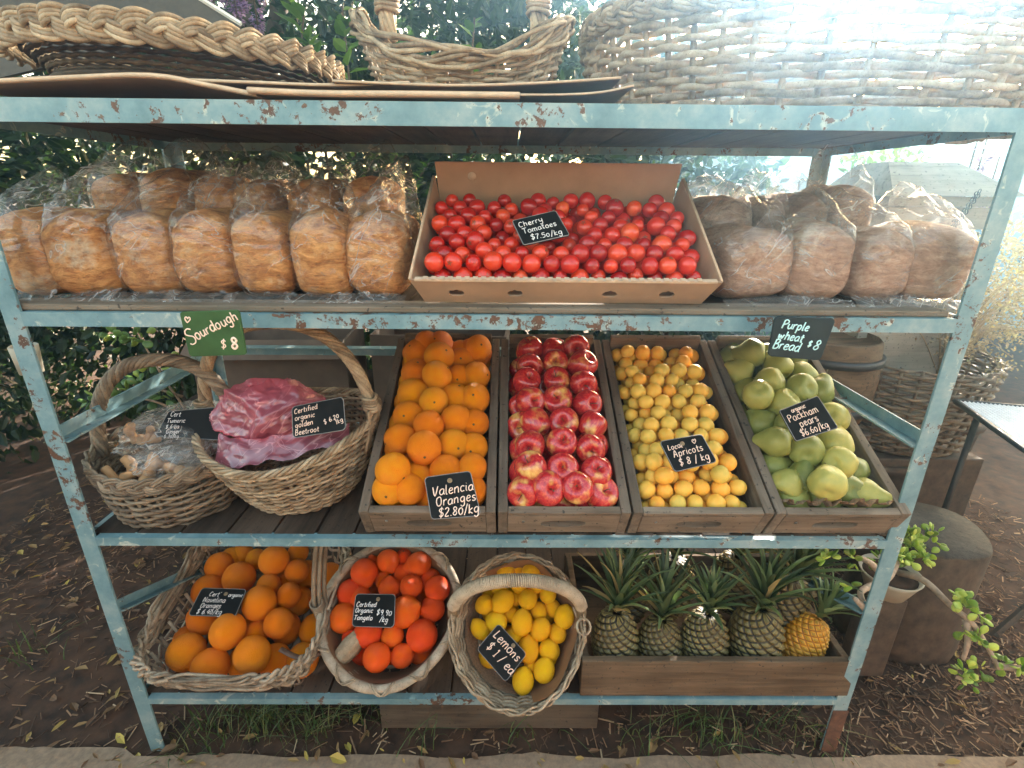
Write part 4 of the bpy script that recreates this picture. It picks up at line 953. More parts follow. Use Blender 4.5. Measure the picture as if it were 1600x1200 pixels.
und = [(x, y, .045) for x in (.0, .08, .16) for y in (-.13, -.04, .05, .14)]
random.seed(8)
heap(NAV, ZN, RB, .085, .045, .042, me_na, 'navel_orange', 'orange', 'navel oranges in the rectangular basket', (('stem_end', st_button, .98),), nl, ('navel orange partly covered in the heap in the rectangular basket', 'navel orange at the bottom of the rectangular basket, mostly hidden'), {3: Vector((.05, -.75, .65)), 1: Vector((0, -.6, .8)), 6: Vector((0, -.9, -.1))}, under=und, lim=(.206, .215, 5))
ZT = lambda a, b: (470+a*.225, 840+b*.225)
TAN = [(530, 800, 93, .4), (700, 800, 78, .1), (822, 675, 105, .5), (635, 695, 78, .1), (470, 660, 95, .2), (385, 700, 60, -.2), (262, 560, 100, .3), (735, 535, 108, .8), (910, 495, 90, .4), (775, 340, 82, .8), (985, 330, 88, .8), (265, 345, 90, .5), (450, 255, 95, .9), (617, 350, 80, .7), (610, 170, 82, .9), (845, 160, 92, .7), (710, 250, 75, .3), (430, 420, 82, .4), (890, 300, 80, .2), (560, 280, 62, .2), (480, 130, 62, .4), (720, 110, 62, .5), (500, 520, 90, .2)]
TAN = [(a, b, min(.041, r*.225/804*1.40), l) for a, b, r, l in TAN]
tl = {0: 'bright orange tangelo at the very front of the bound-rim basket', 2: 'tangelo at the front right against the basket rim', 6: 'deep orange tangelo at the left, beside the tangelo price tag', 7: 'tangelo with its knob pointing up and right, beside the right edge of the price tag', 10: 'tangelo at the far right with its knob pointing down', 12: 'deep red tangelo above and left of the tangelo price tag', 13: 'tangelo with a pale knob on top just above the price tag', 11: 'red tangelo at the left edge under the back of the basket'}
heap(TAN, ZT, TB, .085, .038, .035, me_ta, 'tangelo', 'tangelo', 'tangelos in the round basket', (('stem_end', st_button, 1.22),), tl, ('red-orange tangelo partly covered in the heap in the round basket', 'tangelo at the bottom of the round basket, mostly hidden'), {7: Vector((.75, -.1, .55)), 10: Vector((.1, -.6, -.9)), 13: Vector((0, .25, .9)), 12: Vector((.5, -.75, -.5)), 14: Vector((.5, -.7, -.6)), 0: Vector((0, 1, 0)), 2: Vector((0, 1, 0)), 6: Vector((-.3, 1, 0)), 4: Vector((0, 1, 0))}, under=[(x, y, .035) for x in (-.08, 0, .08) for y in (-.08, 0, .08, .13)], lim=(.166, .178, 2))
ZL = lambda a, b: (700+a*.2333, 840+b*.2333)
LEM = [(505, 955, 72, .4), (640, 870, 72, .5), (540, 755, 72, .4), (680, 760, 68, .3), (490, 570, 72, .9), (618, 612, 70, .7), (727, 640, 62, .4), (325, 560, 72, .6), (215, 612, 60, .3), (245, 450, 66, .5), (370, 425, 75, .8), (535, 420, 68, .7), (600, 475, 60, .4), (765, 525, 70, .6), (705, 470, 55, .3), (420, 510, 55, .3), (660, 390, 58, .4), (565, 195, 70, .8), (392, 235, 62, .5), (655, 270, 60, .5), (475, 240, 50, .3), (440, 650, 55, .2), (560, 855, 45, -.1), (460, 410, 50, .2), (480, 310, 60, .5), (620, 320, 60, .4), (350, 330, 60, .4)]
LEM = [(a, b, min(.0285, r*.2333/804*1.32), l) for a, b, r, l in LEM]
ll = {0: 'bright yellow lemon lowest in the lemon basket, its tip pointing down', 1: 'lemon second from the bottom, just above and right of the lowest lemon', 4: 'upright oval lemon just above the lemons price tag, its tip pointing down', 5: 'lemon with its nipple pointing up and right in the middle of the basket', 13: 'lemon near the right end of the handle, highest on the right side', 17: 'topmost lemon, above the middle of the basket handle', 8: 'lemon at the left edge of the basket beside the price tag', 10: 'lemon just below the left half of the basket handle'}
heap(LEM, ZL, LB, .062, .035, .025, me_le, 'lemon', 'lemon', 'lemons in the oval basket', (('stem_end', st_button, 1.30),), ll, ('yellow lemon partly covered in the heap in the oval basket', 'lemon at the bottom of the oval basket, mostly hidden'), {0: Vector((-.1, -.35, -.9)), 4: Vector((-.1, -.35, -.9)), 1: Vector((.25, .2, .9)), 5: Vector((.3, .1, .9)), 3: Vector((-.4, -.3, .8)), 13: Vector((.2, .2, .9))}, under=[(x, y, .03) for x in (-.07, -.015, .04, .09) for y in (-.07, -.015, .04, .09)], lim=(.155, .168, 2.2))
# ================================================================ bags on the crate shelf
def blob(name, mat, parent, c, rad, seed, amp, ridg, nu=110, nv=70, squash=None):
    rs = random.Random(seed); pts = [Vector((rs.gauss(0, 1), rs.gauss(0, 1), rs.gauss(0, 1))).normalized() for _ in range(20)]
    def f(u, v):
        t = 2*PI*u; s = -PI/2+PI*v; d = Vector((math.cos(t)*math.cos(s), math.sin(t)*math.cos(s), math.sin(s)))
        # facets: support function of a few random planes gives the sharp folds of crumpled film
        k = sorted(((d-q).length for q in pts))[:2]; fc = (k[1]-k[0])
        r = 1-.55*min(fc, .30)+amp*nz(d, 1.3, seed)+ridg*(1-abs(nz(d, 2.6, seed+2))*3)*.5+ridg*.55*(1-abs(nz(d, 6, seed+4))*3)*.5
        p = Vector((d.x*rad[0]*r, d.y*rad[1]*r, d.z*rad[2]*r)); 
        if squash: p = squash(p)
        return Vector(c)+p
    mb = MB(); mb.grid(f, nu, nv, wrap=True); return mb.build(name, mat, parent)
random.seed(4)
cc = inb(T(0, .16, SC+.24), 400, 655, 0)
rbg = thing('beetroot_bag', 'crumpled translucent red plastic bag of beetroot sitting in the wide tan basket', 'plastic bag', T(-.520, .165, SC+.212))
blob('bag_body', M['redfilm'], rbg, (-.01, 0, .018), (.125, .095, .080), 5, .14, .07, 150, 100)
def tail(u, v): 
    x = -.10+u*.29; return Vector((x, -.115-.02*math.sin(u*5)+.045*v, -.040+.030*u+(v-.5)*.055*(1-.5*u)+.012*nz((x*20, v*2, 1), 1.5)))
mb = MB(); mb.grid(tail, 80, 10); mb.build('bag_tail', M['redfilm'], rbg)
for i in range(11):
    a = i*.9; p = Vector((rbg.location.x+.07*math.cos(a)*(.4+.6*(i % 2)), .19+.05*math.sin(a), SC+.155+.03*(i % 3)))
    me = me_to[0] if i else me_to[0]
    if i == 0: mbt = sph(20, 14, lambda p, a, f: Vector((p.x, p.y, p.z*.9))); me_beet = mesh_only(mbt, 'beetroot', M['beet'])
    put('beetroot', me_beet, p, .034, facing(0, 1, .5), 'dark round beetroot seen through the red plastic bag', 'beetroot', 'beetroots in the red bag')
gbg = thing('ginger_bag', 'large clear plastic bag lying crumpled over the dark basket', 'plastic bag', T(-.765, .160, SC+.135))
blob('bag_body', M['film2'], gbg, (0, .03, .022), (.145, .125, .062), 9, .15, .12)
g2 = thing('ginger_bag', 'small clear plastic bag with folded edge at the front of the dark basket', 'plastic bag', T(-.72, .065, SC+.135))
blob('bag_body', M['film2'], g2, (0, .0, .012), (.085, .05, .036), 19, .15, .12)
mb = MB()
pts = [(-.04, 0, 0), (-.01, .005, .008), (.02, 0, 0), (.045, .01, .01)]
mb.tube(catmull(pts, 4), [.010+.004*math.sin(i*1.3) for i in range(13)], 9); mb.tube(catmull([(-.005, 0, 0), (-.012, -.005, .03), (.0, -.008, .05)], 4), [.011, .012, .009, .010, .013, .012, .011, .010, .008], 9); mb.tube(catmull([(.02, 0, .0), (.03, .005, .025), (.035, .0, .035)], 4), [.009]*9, 8)
me_g = mesh_only(mb, 'ginger_root', M['ginger'])
for i, (px, py, y, h, lb) in enumerate([(217, 690, .165, .03, 'knobbly piece of ginger poking up on top of the clear bags'), (235, 742, .06, .0, 'knobbly ginger piece inside the front clear bag'), (200, 748, .07, 0, 'knobbly ginger piece at the left inside the front clear bag'), (268, 735, .075, 0, 'knobbly ginger piece at the right inside the front clear bag'), (170, 705, .2, 0, 'knobbly ginger piece under the large clear bag')]):
    p = onY(px, py, y); o = bpy.data.objects.new('ginger_root', me_g); S.collection.objects.link(o); o.matrix_world = T(*p) @ RZ(i*1.9) @ RX(.2*i); tag(o, lb, 'ginger', 'pieces of ginger')
# ================================================================ handwriting
GL = {
'a': (6, '5,5.5 3,6 1,4.5 .8,2 2,.2 4,1 5,3.5 5,5.5 5,1.5 6,.3'), 'b': (6, '1,10 1,5 1,.5 3,0 5,1.5 5,4 3.5,5.5 1,4'), 'c': (5, '4.6,5 3,6 1,4.5 .8,2 2,.2 4.5,.8'),
'd': (6, '5,4.5 3,6 1,4.5 .8,2 2.2,.2 4,1 5,3.5|5,10 5,5 5,1 6,.2'), 'e': (5.4, '.8,3 3,3.4 4.6,4.4 3.6,6 1.8,5.6 .8,3 1.4,.8 3,.1 5,1.2'), 'f': (4, '4.4,9 3.2,10 2,8.5 2,4 2,0|.4,5.5 3.8,5.5'),
'g': (6, '5,5.2 3,6 1,4.5 1,2 2.6,.6 4.4,2 5,5.5 5,0 4.6,-3 2.6,-4.2 .8,-2.6'), 'h': (6, '1,10 1,0|1,4 2.6,6 4.4,5.4 4.8,3 5,0'), 'i': (2.6, '1.2,6 1.2,1.2 2.2,.2|1.2,8.2 1.4,8.4'),
'k': (5.4, '1,10 1,0|4.6,6 1.2,2.8 5,0'), 'l': (2.8, '1,10 1,2 1.4,.2 2.4,.4'), 'm': (8.4, '.8,6 .8,0|.8,4 2.2,6 3.8,5.2 4,0|4,4 5.4,6 7,5.2 7.4,0'), 'n': (6, '.8,6 .8,0|.8,4 2.6,6 4.4,5.4 4.8,0'),
'o': (6, '3,6 1.2,5 .8,2.8 1.6,.6 3.2,0 4.8,1.4 5,3.8 4.2,5.6 3,6'), 'p': (6, '1,6 1,-4|1,4.4 3,6 4.8,4.6 4.6,1.6 3,.2 1,1.2'), 'r': (4.4, '.8,6 .8,0|.8,3.6 2,5.6 4,6'),
's': (4.8, '4.2,5.2 2.6,6 1,5 1.6,3.6 3.8,2.4 4,1 2.6,0 .6,.8'), 't': (4.4, '2,9.4 2,1.4 2.8,.2 4,.6|.4,6.4 4,6.6'), 'u': (6, '1,6 .9,2 2.2,.2 4,1 5,3.4|5,6 5,1.6 6,.2'), 'v': (5, '.6,6 2.6,0 4.8,6'),
'w': (8, '.8,6 1.8,.4 3.8,4.6 5.4,.4 7.2,6'), 'y': (5.6, '.8,6 1,2.6 2.4,1.2 4.4,2.6|5,6 4.8,0 4,-3.4 2,-4 .8,-2.8'), 'z': (5, '1,6 4.6,6 1,0 4.8,0'),
'S': (6.4, '6,9 4,10.2 1.6,9.4 1,7.4 2.6,5.8 4.8,4.4 5.4,2 4,0 1.6,-.2 .4,1'), 'P': (6.4, '1.2,9.6 1,0|.6,8.8 3,10.4 5.8,9 5.4,6.2 1.2,4.6'), 'B': (6.6, '1,10 1,0|.6,9.6 3.6,10.4 5,8.6 3.8,6 1.4,5.4|1.4,5.4 4.8,5 5.8,2.6 4.4,.2 .8,-.2'),
'C': (6.4, '5.8,8.4 4.2,10 2,9 .8,6 1,2.4 2.6,.2 5.6,1'), 'T': (6.8, '.2,9.6 6.6,10|3.4,9.8 3.2,0'), 'V': (6.6, '.4,10 2.8,0 6,10.4'), 'O': (7, '3.4,10 1.2,8.4 .8,4.4 2,.8 4,.2 5.8,2 6,6.4 5,9.4 3.4,10'), 'L': (5.6, '1.2,10 1,1 1.6,.2 5,.6'),
'A': (7, '.6,0 3.2,10 5.8,0|1.6,3.6 5.2,3.8'), 'N': (7, '1,0 1,9.6 5.4,.6 5.6,10'), 'G': (7, '5.8,8.6 4,10 1.6,8.6 .8,4.6 2,.8 4.6,.4 6,2.6 6,4.6 3.8,4.6'), 'D': (6.8, '1.2,10 1,0 4,.4 6,3 5.8,7.4 3.8,9.8 .8,10'),
'0': (5.6, '3,7 1.2,5.8 .8,3 2,.4 3.8,.6 4.8,3 4.4,6 3,7'), '1': (3.6, '1,7.4 2.4,9 2.3,0|1,0 3.4,.1'), '2': (5.4, '.8,7.4 2.4,9.2 4.4,8 4,5.4 .8,.4 4.8,.4'), '4': (5.6, '3.4,9 .8,3.6 5,3.8|4,6.4 3.9,0'), '5': (5.4, '4.8,9 1.4,8.8 1.2,5.4 3.4,5.8 4.8,3.8 4,.8 .8,.4'),
'6': (5.4, '4,9.2 1.8,6.4 .9,3 2,.3 4,.6 4.8,2.8 3.6,4.6 1.2,3.6'), '7': (5.2, '.6,9 4.6,9.1 2.8,4.4 2.2,0'), '8': (5.6, '4.4,8 2.8,9.4 1.2,8 1.8,6 3.8,4.4 4.8,2.2 3.2,.2 1.2,1 1,3 3.4,5.2 4.6,6.8 4.4,8'), '9': (5.4, '4.6,7.6 3,9 1.2,7.4 1.6,5 3.6,5 4.6,7.6 4.2,2.4 3.4,0'),
'$': (6, '5,7.6 3,8.8 1,7.4 1.6,5.6 4.4,4 4.8,2 3,.6 .8,1.6|3.2,10.4 2.6,-1.2'), '/': (4.6, '4,10.4 1,-1.4'), '.': (2.4, '1,.2 1.3,.5 1,.7'), "'": (2, '1.2,10 1,8.4'), '<': (8, '3.6,1 .8,5 1,7.8 2.6,8.4 3.8,6.4 5,8.6 6.6,7.8 6.6,5 3.6,1'), '-': (4, '.6,4 3.6,4.1'), ' ': (3.6, '')}
def write(mb, txt, x, y, size, ink, rot=0, slant=.12, sp=1.0, z=.0036):
    cx = 0; c, s = math.cos(rot), math.sin(rot)
    for ch in txt:
        w, st = GL[ch]
        jy = random.uniform(-.3, .3); js = random.uniform(.94, 1.06)
        for seg in st.split('|') if st else []:
            pts = [tuple(float(q) for q in p.split(',')) for p in seg.split()]
            P = catmull([Vector(((cx+a*js+slant*b)*size/10, (b*js+jy)*size/10, 0)) for a, b in pts], 4)
            mb.tube([Vector((x+p.x*c-p.y*s, y+p.x*s+p.y*c, z)) for p in P], ink*random.uniform(.9, 1.1), 5, flat=.5)
        cx += w*sp+.6
def board(name, label, corners, p0, n, mat, inkmat, lines, hole=None, rc=.010, ink=.0011, edge=True, th_=.004):
    C = [on(px, py, p0, n) for px, py in corners]     # TL TR BR BL
    cen = sum(C, Vector())/4; nn = Vector(n).normalized()
    if nn.y > 0 or nn.dot(CAM-cen) < 0: nn = -nn
    u = ((C[1]-C[0])+(C[2]-C[3])).normalized(); u = (u-nn*u.dot(nn)).normalized(); v = nn.cross(u)
    w = ((C[1]-C[0]).length+(C[2]-C[3]).length)/2; h = ((C[0]-C[3]).length+(C[1]-C[2]).length)/2
    m = Matrix((u, v, nn)).transposed().to_4x4(); m.translation = cen
    # sheared outline follows the four corners, in the board's own plane
    mi = m.inverted(); Q = [mi @ q for q in C]
    th = thing(name, label, 'price sign', m)
    def outline(k, z):
        vs = []; 
        for i in range(4):
            a, b, c = Q[i-1], Q[i], Q[(i+1) % 4]; d1 = (a-b).normalized(); d2 = (c-b).normalized()
            for q in range(5):
                t = q/4; p0_ = b+d1*rc*(1-t)**1+d2*rc*t; cc_ = b+(d1+d2)*rc; dd = (p0_-cc_); p_ = cc_+dd.normalized()*rc*(.98 if True else 1)
                vs.append(Vector((p_.x*k, p_.y*k, z)))
        return vs
    mb = MB(); N0 = 20
    L0 = outline(1, -th_/2); L1 = outline(1, th_/2*.7); L2 = outline(.975, th_/2)
    mb.add(L0+L1+L2, [tuple(range(N0))]+[(i+a*N0, (i+1) % N0+a*N0, (i+1) % N0+(a+1)*N0, i+(a+1)*N0) for a in (0, 1) for i in range(N0)]+[tuple(range(2*N0, 3*N0))])
    mb.build('board', mat, th, smooth=False)
    if edge:
        mb = MB(); mb.tube(outline(.992, th_/2*.75), .0010, 5, True); mb.build('worn_edge', M['slateedge'], th)
    mb = MB()
    for ln in lines:
        txt, x, y, size = ln[:4]; rot = ln[4] if len(ln) > 4 else 0; ik = ln[5] if len(ln) > 5 else ink
        write(mb, txt, x*w, y*h, size*h, ik, rot, z=th_/2+.0004)
    mb.build('lettering', inkmat, th)
    if hole:
        x, y = hole; mb = MB(); mb.tube([Vector((x*w+.0042*math.cos(a*PI/8), y*h+.0042*math.sin(a*PI/8), th_/2+.0004)) for a in range(16)], .0012, 6, True); mb.lathe([(.001, th_/2+.0002), (.003, th_/2+.0002), (.003, th_/2+.0008), (.001, th_/2+.001)], 12, lambda p, a, f: p+Vector((x*w, y*h, 0)))
        mb.build('eyelet', M['brass'], th)
    return th
random.seed(2)
board('price_sign', 'green board reading Sourdough $8 hanging on the blue rail below the bread', [(281, 487), (374, 484), (386, 554), (297, 557)], (0, -.016, 0), (0, 1, .06), M['green'], M['pink_ink'],
      [('S', -.44, -.24, .30, .40, .0014), ('ourdough', -.31, -.12, .215, .40, .0013), ('<', -.44, .26, .16, -.2), ('$', .06, -.32, .20, -.1), ('8', .24, -.36, .26, 0, .002)], rc=.006, edge=False)
board('price_sign', 'black board reading Purple wheat Bread $8 hanging from the right of the blue rail', [(1210, 494), (1306, 497), (1281, 563), (1199, 556)], (0, -.016, 0), (0, 1, .06), M['teal'], M['mint_ink'],
      [('Purple', -.38, .22, .19, -.06), ('wheat', -.40, -.03, .19, -.10), ('Bread', -.44, -.26, .21, -.10), ('$', .16, -.18, .15, -.1), ('8', .26, -.24, .24, -.15)], rc=.008, ink=.0013, edge=False)
tn_ = tuple(bxm.to_3x3() @ Vector((0, -.25, 1))); 
board('price_sign', 'slate tag reading Cherry Tomatoes standing among the tomatoes', [(800, 346), (868, 330), (890, 368), (818, 384)], bxm @ Vector((0, .16, .125)), tn_, M['slate'], M['white_ink'],
      [('Cherry', -.42, .16, .20, .06), ('Tomatoes', -.40, -.10, .19, .04), ('$7.50/kg', -.30, -.38, .20, -.04)], rc=.004, ink=.0009)
nv_ = tuple(Cn+Vector((0, -.35, .0)))
board('price_sign', 'black slate tag reading Valencia Oranges at the front of the orange crate', [(663, 746), (735, 736), (752, 806), (674, 812)], C0+Cn*.145+Vector((0, .02, 0)), (0, -.75, .66), M['slate'], M['pink_ink'],
      [('Valencia', -.40, .02, .21, .06), ('Oranges', -.34, -.21, .21, .06), ('$2.80/kg', -.30, -.45, .20, .02)], hole=(-.02, .34), rc=.008, ink=.0012)
board('price_sign', 'black slate tag reading Local Apricots $8/kg lying on the apricots', [(1030, 690), (1096, 679), (1120, 722), (1054, 738)], C0+Cn*.135, nv_, M['slate'], M['pink_ink'],
      [('Local', -.42, .17, .17, .04), ('<', .16, .20, .19), ('Apricots', -.36, -.08, .22, .04), ('$ 8 / kg', -.30, -.37, .23, .02)], hole=(-.06, .30), rc=.007, ink=.0010)
board('price_sign', 'large black slate tag reading Packham pears $6.60/kg lying on the pears', [(1217, 642), (1277, 619), (1309, 669), (1243, 690)], C0+Cn*.165, nv_, M['slate'], M['pink_ink'],
      [('organic', -.24, .30, .12, .03), ('Packham', -.42, .06, .21, .02), ('pears', -.26, -.17, .21, .02), ('$6.60/kg', -.36, -.42, .20, .0)], rc=.004, ink=.0010)
bn_ = (0, -.78, .62)
board('price_sign', 'black slate tag reading Certified organic golden Beetroot $6.20/kg beside the red bag', [(456, 636), (537, 620), (541, 672), (458, 685)], (0, .055, SC+.23), bn_, M['slate'], M['pink_ink'],
      [('Certified', -.45, .24, .15, .06), ('organic', -.45, .03, .15, .04), ('golden', -.45, -.19, .15, .04), ('Beetroot', -.46, -.42, .15, .02), ('$ 6.20', .10, -.24, .15, .30), ('1kg', .32, -.30, .14, .30)], rc=.009, ink=.0008)
board('price_sign', 'small black slate tag with ginger prices, half hidden behind the red bag', [(264, 643), (345, 636), (345, 688), (243, 682)], (0, .10, SC+.17), bn_, M['slate'], M['white_ink'],
      [('Cert', -.38, .24, .15), ('Tumeric', -.42, .03, .14), ('$ 6 ea', -.42, -.16, .13), ('Ginger', -.40, -.33, .13), ('$ 20/kg', -.42, -.48, .12)], rc=.006, ink=.0006)
nN = tuple(RB.to_3x3() @ Vector((0, -.15, 1)))
board('price_sign', 'black slate tag reading Navelina Oranges $6.40/kg lying on the navel oranges', [(316, 919), (386, 921), (368, 964), (294, 962)], RB @ Vector((0, 0, .182)), nN, M['slate'], M['white_ink'],
      [("Cert'", -.26, .20, .16), ('organic', .16, .20, .13), ('Navelina', -.34, -.02, .18), ('Oranges', -.34, -.22, .17), ('$ 6.40/kg', -.36, -.44, .18)], hole=(.09, .30), rc=.009, ink=.0008)
nT = tuple(TB.to_3x3() @ Vector((0, -.1, 1)))
board('price_sign', 'black slate tag reading Certified Organic Tangelo $9.90/kg lying on the tangelos', [(556, 928), (618, 929), (616, 981), (550, 979)], TB @ Vector((0, 0, .172)), nT, M['slate'], M['white_ink'],
      [('Certified', -.46, .10, .14), ('Organic', -.46, -.08, .14), ('Tangelo', -.46, -.30, .14), ('$9.90', .06, -.14, .18, -.04), ('/kg', .16, -.34, .16, -.04)], hole=(.05, .34), rc=.009, ink=.0010)
nL = tuple(LB.to_3x3() @ Vector((0, -.05, 1)))
board('price_sign', 'black slate tag reading Lemons $1/ea, turned sideways at the left of the lemon basket', [(779, 974), (823, 1022), (790, 1066), (745, 1014)], LB @ Vector((0, 0, .120)), nL, M['slate'], M['pink_ink'],
      [('Lemons', -.42, .12, .27, 0, .0014), ('$ 1 / ea', -.36, -.26, .27, 0, .0013)], hole=(.10, .38), rc=.008, ink=.0013)
# ================================================================ pineapples
pc = thing('pineapple_crate', 'long low brown wooden crate on the bottom shelf filled with pineapples', 'crate', T(0, 0, 0))
xl, xr = onY(908, 1060, -.004).x, onY(1338, 1050, -.004).x; pc.location = ((xl+xr)/2, .0, SD+.001); pw = xr-xl
mb = MB(); mb.box((0, .006, .062), (pw, .018, .118)); mb.build('front_board', M['pinex'], pc, smooth=False, bevel=.003)
for sx in (-1, 1): mb = MB(); mb.box((sx*(pw/2-.012), .215, .055), (.018, .40, .10)); mb.build('side_board', M['pinex'], pc, smooth=False, bevel=.002)
mb = MB(); mb.box((0, .42, .055), (pw, .016, .10)); mb.build('back_board', M['pinex'], pc, smooth=False, bevel=.002)
mb = MB(); mb.box((0, .215, .004), (pw-.05, .39, .008)); mb.build('floor_board', M['pinex'], pc, smooth=False)
def m_pine(name, hi, mid, lo):
    m, nt, b, o = newmat(name); e = N(nt, 'ShaderNodeAttribute'); e.attribute_name = 'eye'; co = coords(nt); f = tex(nt, co, 60, 4, .7); bg_ = tex(nt, co, 16, 3)
    ad = N(nt, 'ShaderNodeMath', operation='MULTIPLY_ADD'); nt.links.new(f, ad.inputs[0]); ad.inputs[1].default_value = .35; nt.links.new(e.outputs['Fac'], ad.inputs[2])
    c = ramp(nt, ad.outputs[0], [(.38, lo), (.62, mid), (.9, hi), (1.0, tuple(q*.55 for q in hi))])
    c = mixc(nt, ramp(nt, bg_, [(.4, (0, 0, 0)), (.65, (.7, .7, .7))]), c, mid); nt.links.new(c, b.inputs['Base Color']); b.inputs['Roughness'].default_value = .5; bump(nt, b, f, .3, .002); return m
M['pine'] = m_pine('pineapple_skin', (.30, .235, .07), (.095, .062, .018), (.008, .006, .003))
M['piney'] = m_pine('ripe_pineapple_skin', (.85, .45, .05), (.70, .30, .02), (.30, .11, .01))
M['crown'] = m_leaf('pineapple_leaves', [(0, (.05, .075, .03)), (.6, (.14, .19, .08)), (.93, (.30, .36, .16)), (1, (.5, .36, .15))], .15, .45)
def pine_body(mat, seed):
    mb = MB(); NU, NV = 150, 130; eye = []
    def f(u, v):
        z = v; r = (math.sin(PI*min(1, (.10+.83*z)))**.5)*1.0; r = max(.02, r if .0 < z < 1 else .3*r)
        a = u*13+v*7; b_ = u*8-v*11*.97; a2 = a; fa = abs((a2 % 1)-.5)*2; fb = abs((b_ % 1)-.5)*2
        e = (1-max(fa, fb)**2.2); e2 = max(fa, fb)
        tip = .35*math.exp(-((fa/.22)**2+(fb/.22)**2)); h = (e*.0075+tip*.004) ; eye.append(min(1, (1-e2)*1.7))
        R0 = .0565*r+h; t = 2*PI*u
        return Vector((R0*math.cos(t), R0*math.sin(t), .155*z+.01*math.sin(z*PI)*0))
    mb.grid(f, NU, NV, wrap=True); o = mb.build('body', mat); at = o.data.attributes.new('eye', 'FLOAT', 'POINT'); at.data.foreach_set('value', eye); me = o.data; bpy.data.objects.remove(o); return me
def pine_crown(seed, L=.17, n=36):
    random.seed(seed); mb = MB()
    for i in range(n):
        f = i/n; az = i*2.39996+random.uniform(-.2, .2); el = R(34+52*f**.8+random.uniform(-8, 8)); l = L*(.45+.75*math.sin(PI*min(1, .2+.65*f)))*random.uniform(.8, 1.15); w = .0115*random.uniform(.8, 1.15)
        d = Vector((math.cos(az), math.sin(az), 0)); s = Vector((-d.y, d.x, 0)); p = Vector((0, 0, .01+.035*f)); vs = []; K = 8; ang = el; tn = random.random()*.92
        bend = R(random.uniform(6, 17))
        for k in range(K):
            t = k/(K-1); ww = w*(1-t)**.75*(1 if k else .9)+.0003; up = Vector((-d.x*math.sin(ang), -d.y*math.sin(ang), math.cos(ang)))
            vs += [p-s*ww+up*ww*.45, p-up*.001, p+s*ww+up*ww*.45]
            p = p+(d*math.cos(ang)+Vector((0, 0, math.sin(ang))))*(l/(K-1)); ang -= bend*(.3+t)*.55*(1 if el > R(35) else 1.3)
        fs = []
        for k in range(K-1): fs += [(3*k, 3*k+1, 3*k+4, 3*k+3), (3*k+1, 3*k+2, 3*k+5, 3*k+4)]
        mb.add(vs, fs, 1 if random.random() < .05 else tn)
    return mesh_only(mb, 'crown', M['crown'])
pb = [pine_body(M['pine'], 1), pine_body(M['piney'], 2)]; pcw = [pine_crown(i, L) for i, L in ((1, .15), (2, .135), (3, .11), (4, .15))]
zf = SD+.012
def pine(px, y, z, tilt, az, s, body, crown, label, rz=0):
    x = onY(px[0], px[1], y).x
    th = thing('pineapple', label, 'pineapple', T(x, y, z) @ RZ(az) @ RX(tilt) @ RZ(rz) @ Matrix.Diagonal((s, s, s*1.13, 1)), 'pineapples in the long crate')
    o = bpy.data.objects.new('body', pb[body]); S.collection.objects.link(o); o.parent = th
    c = bpy.data.objects.new('crown', pcw[crown]); S.collection.objects.link(c); c.parent = th; c.location = (0, 0, .148)
pine((960, 1010), .085, zf, R(-2), 0, .98, 0, 0, 'leftmost front pineapple with two tall pale upright leaves, beside the lemon basket')
pine((1031, 1010), .08, zf-.018, R(-4), 0, .94, 0, 3, 'second front pineapple from the left, with a wide spreading crown', 1)
pine((1100, 1000), .085, zf, R(0), 0, .98, 0, 2, 'third front pineapple from the left, with a short stiff crown', 2.2)
pine((1178, 1000), .09, zf, R(2), R(-10), 1.1, 0, 1, 'fourth front pineapple from the left, largest and dark, leaning left', 4)
pine((1240, 1005), .075, zf+.012, R(-28), R(-68), .86, 1, 2, 'golden yellow pineapple tipped over at the right end of the crate', 3)
pine((1210, 960), .19, zf+.03, R(8), R(25), 1.08, 0, 3, 'dark pineapple standing behind the golden one', .5)
pine((985, 900), .22, zf+.03, R(-3), 0, 1.0, 0, 1, 'shaded pineapple at the back left of the crate, mostly crown showing', 5)
pine((1050, 900), .23, zf+.05, R(0), 0, 1.05, 0, 3, 'shaded pineapple in the back row behind the second front one', 2)
pine((1145, 900), .26, zf+.04, R(3), 0, 1.05, 0, 0, 'shaded pineapple in the back row behind the fourth front one', 3.4)
pine((1245, 900), .28, zf+.05, R(0), 0, 1.05, 0, 1, 'shaded pineapple at the back right corner of the crate', 1.2)
# ================================================================ plants
def cloud(mb, c, rad, n, L, seed, tones=(0, 1), clump=3.0, up=.25, shell=.35):
    random.seed(seed); c = Vector(c)
    for i in range(n):
        while True:
            d = Vector((random.gauss(0, 1), random.gauss(0, 1), random.gauss(0, 1)))
            if d.length > .01: break
        d.normalize(); r = random.uniform(shell, 1)**.6; p = c+Vector((d.x*rad[0]*r, d.y*rad[1]*r, d.z*rad[2]*r))
        g = nz(p, clump, seed)
        if g < -.18 and random.random() < .8: continue
        p += Vector((nz(p, 2, 1), nz(p, 2, 2), nz(p, 2, 3)))*.12
        ld = (d+Vector((random.gauss(0, .7), random.gauss(0, .7), random.gauss(0, .7)-.3))); nn = Vector((random.gauss(0, .6), random.gauss(0, .6)-.3, 1))
        l = L*random.uniform(.6, 1.3); mb.leaf(p, ld, nn, l, l*.5, .2, min(1, max(0, tones[0]+(tones[1]-tones[0])*(random.random()*.6+.4*(g+.5)))))
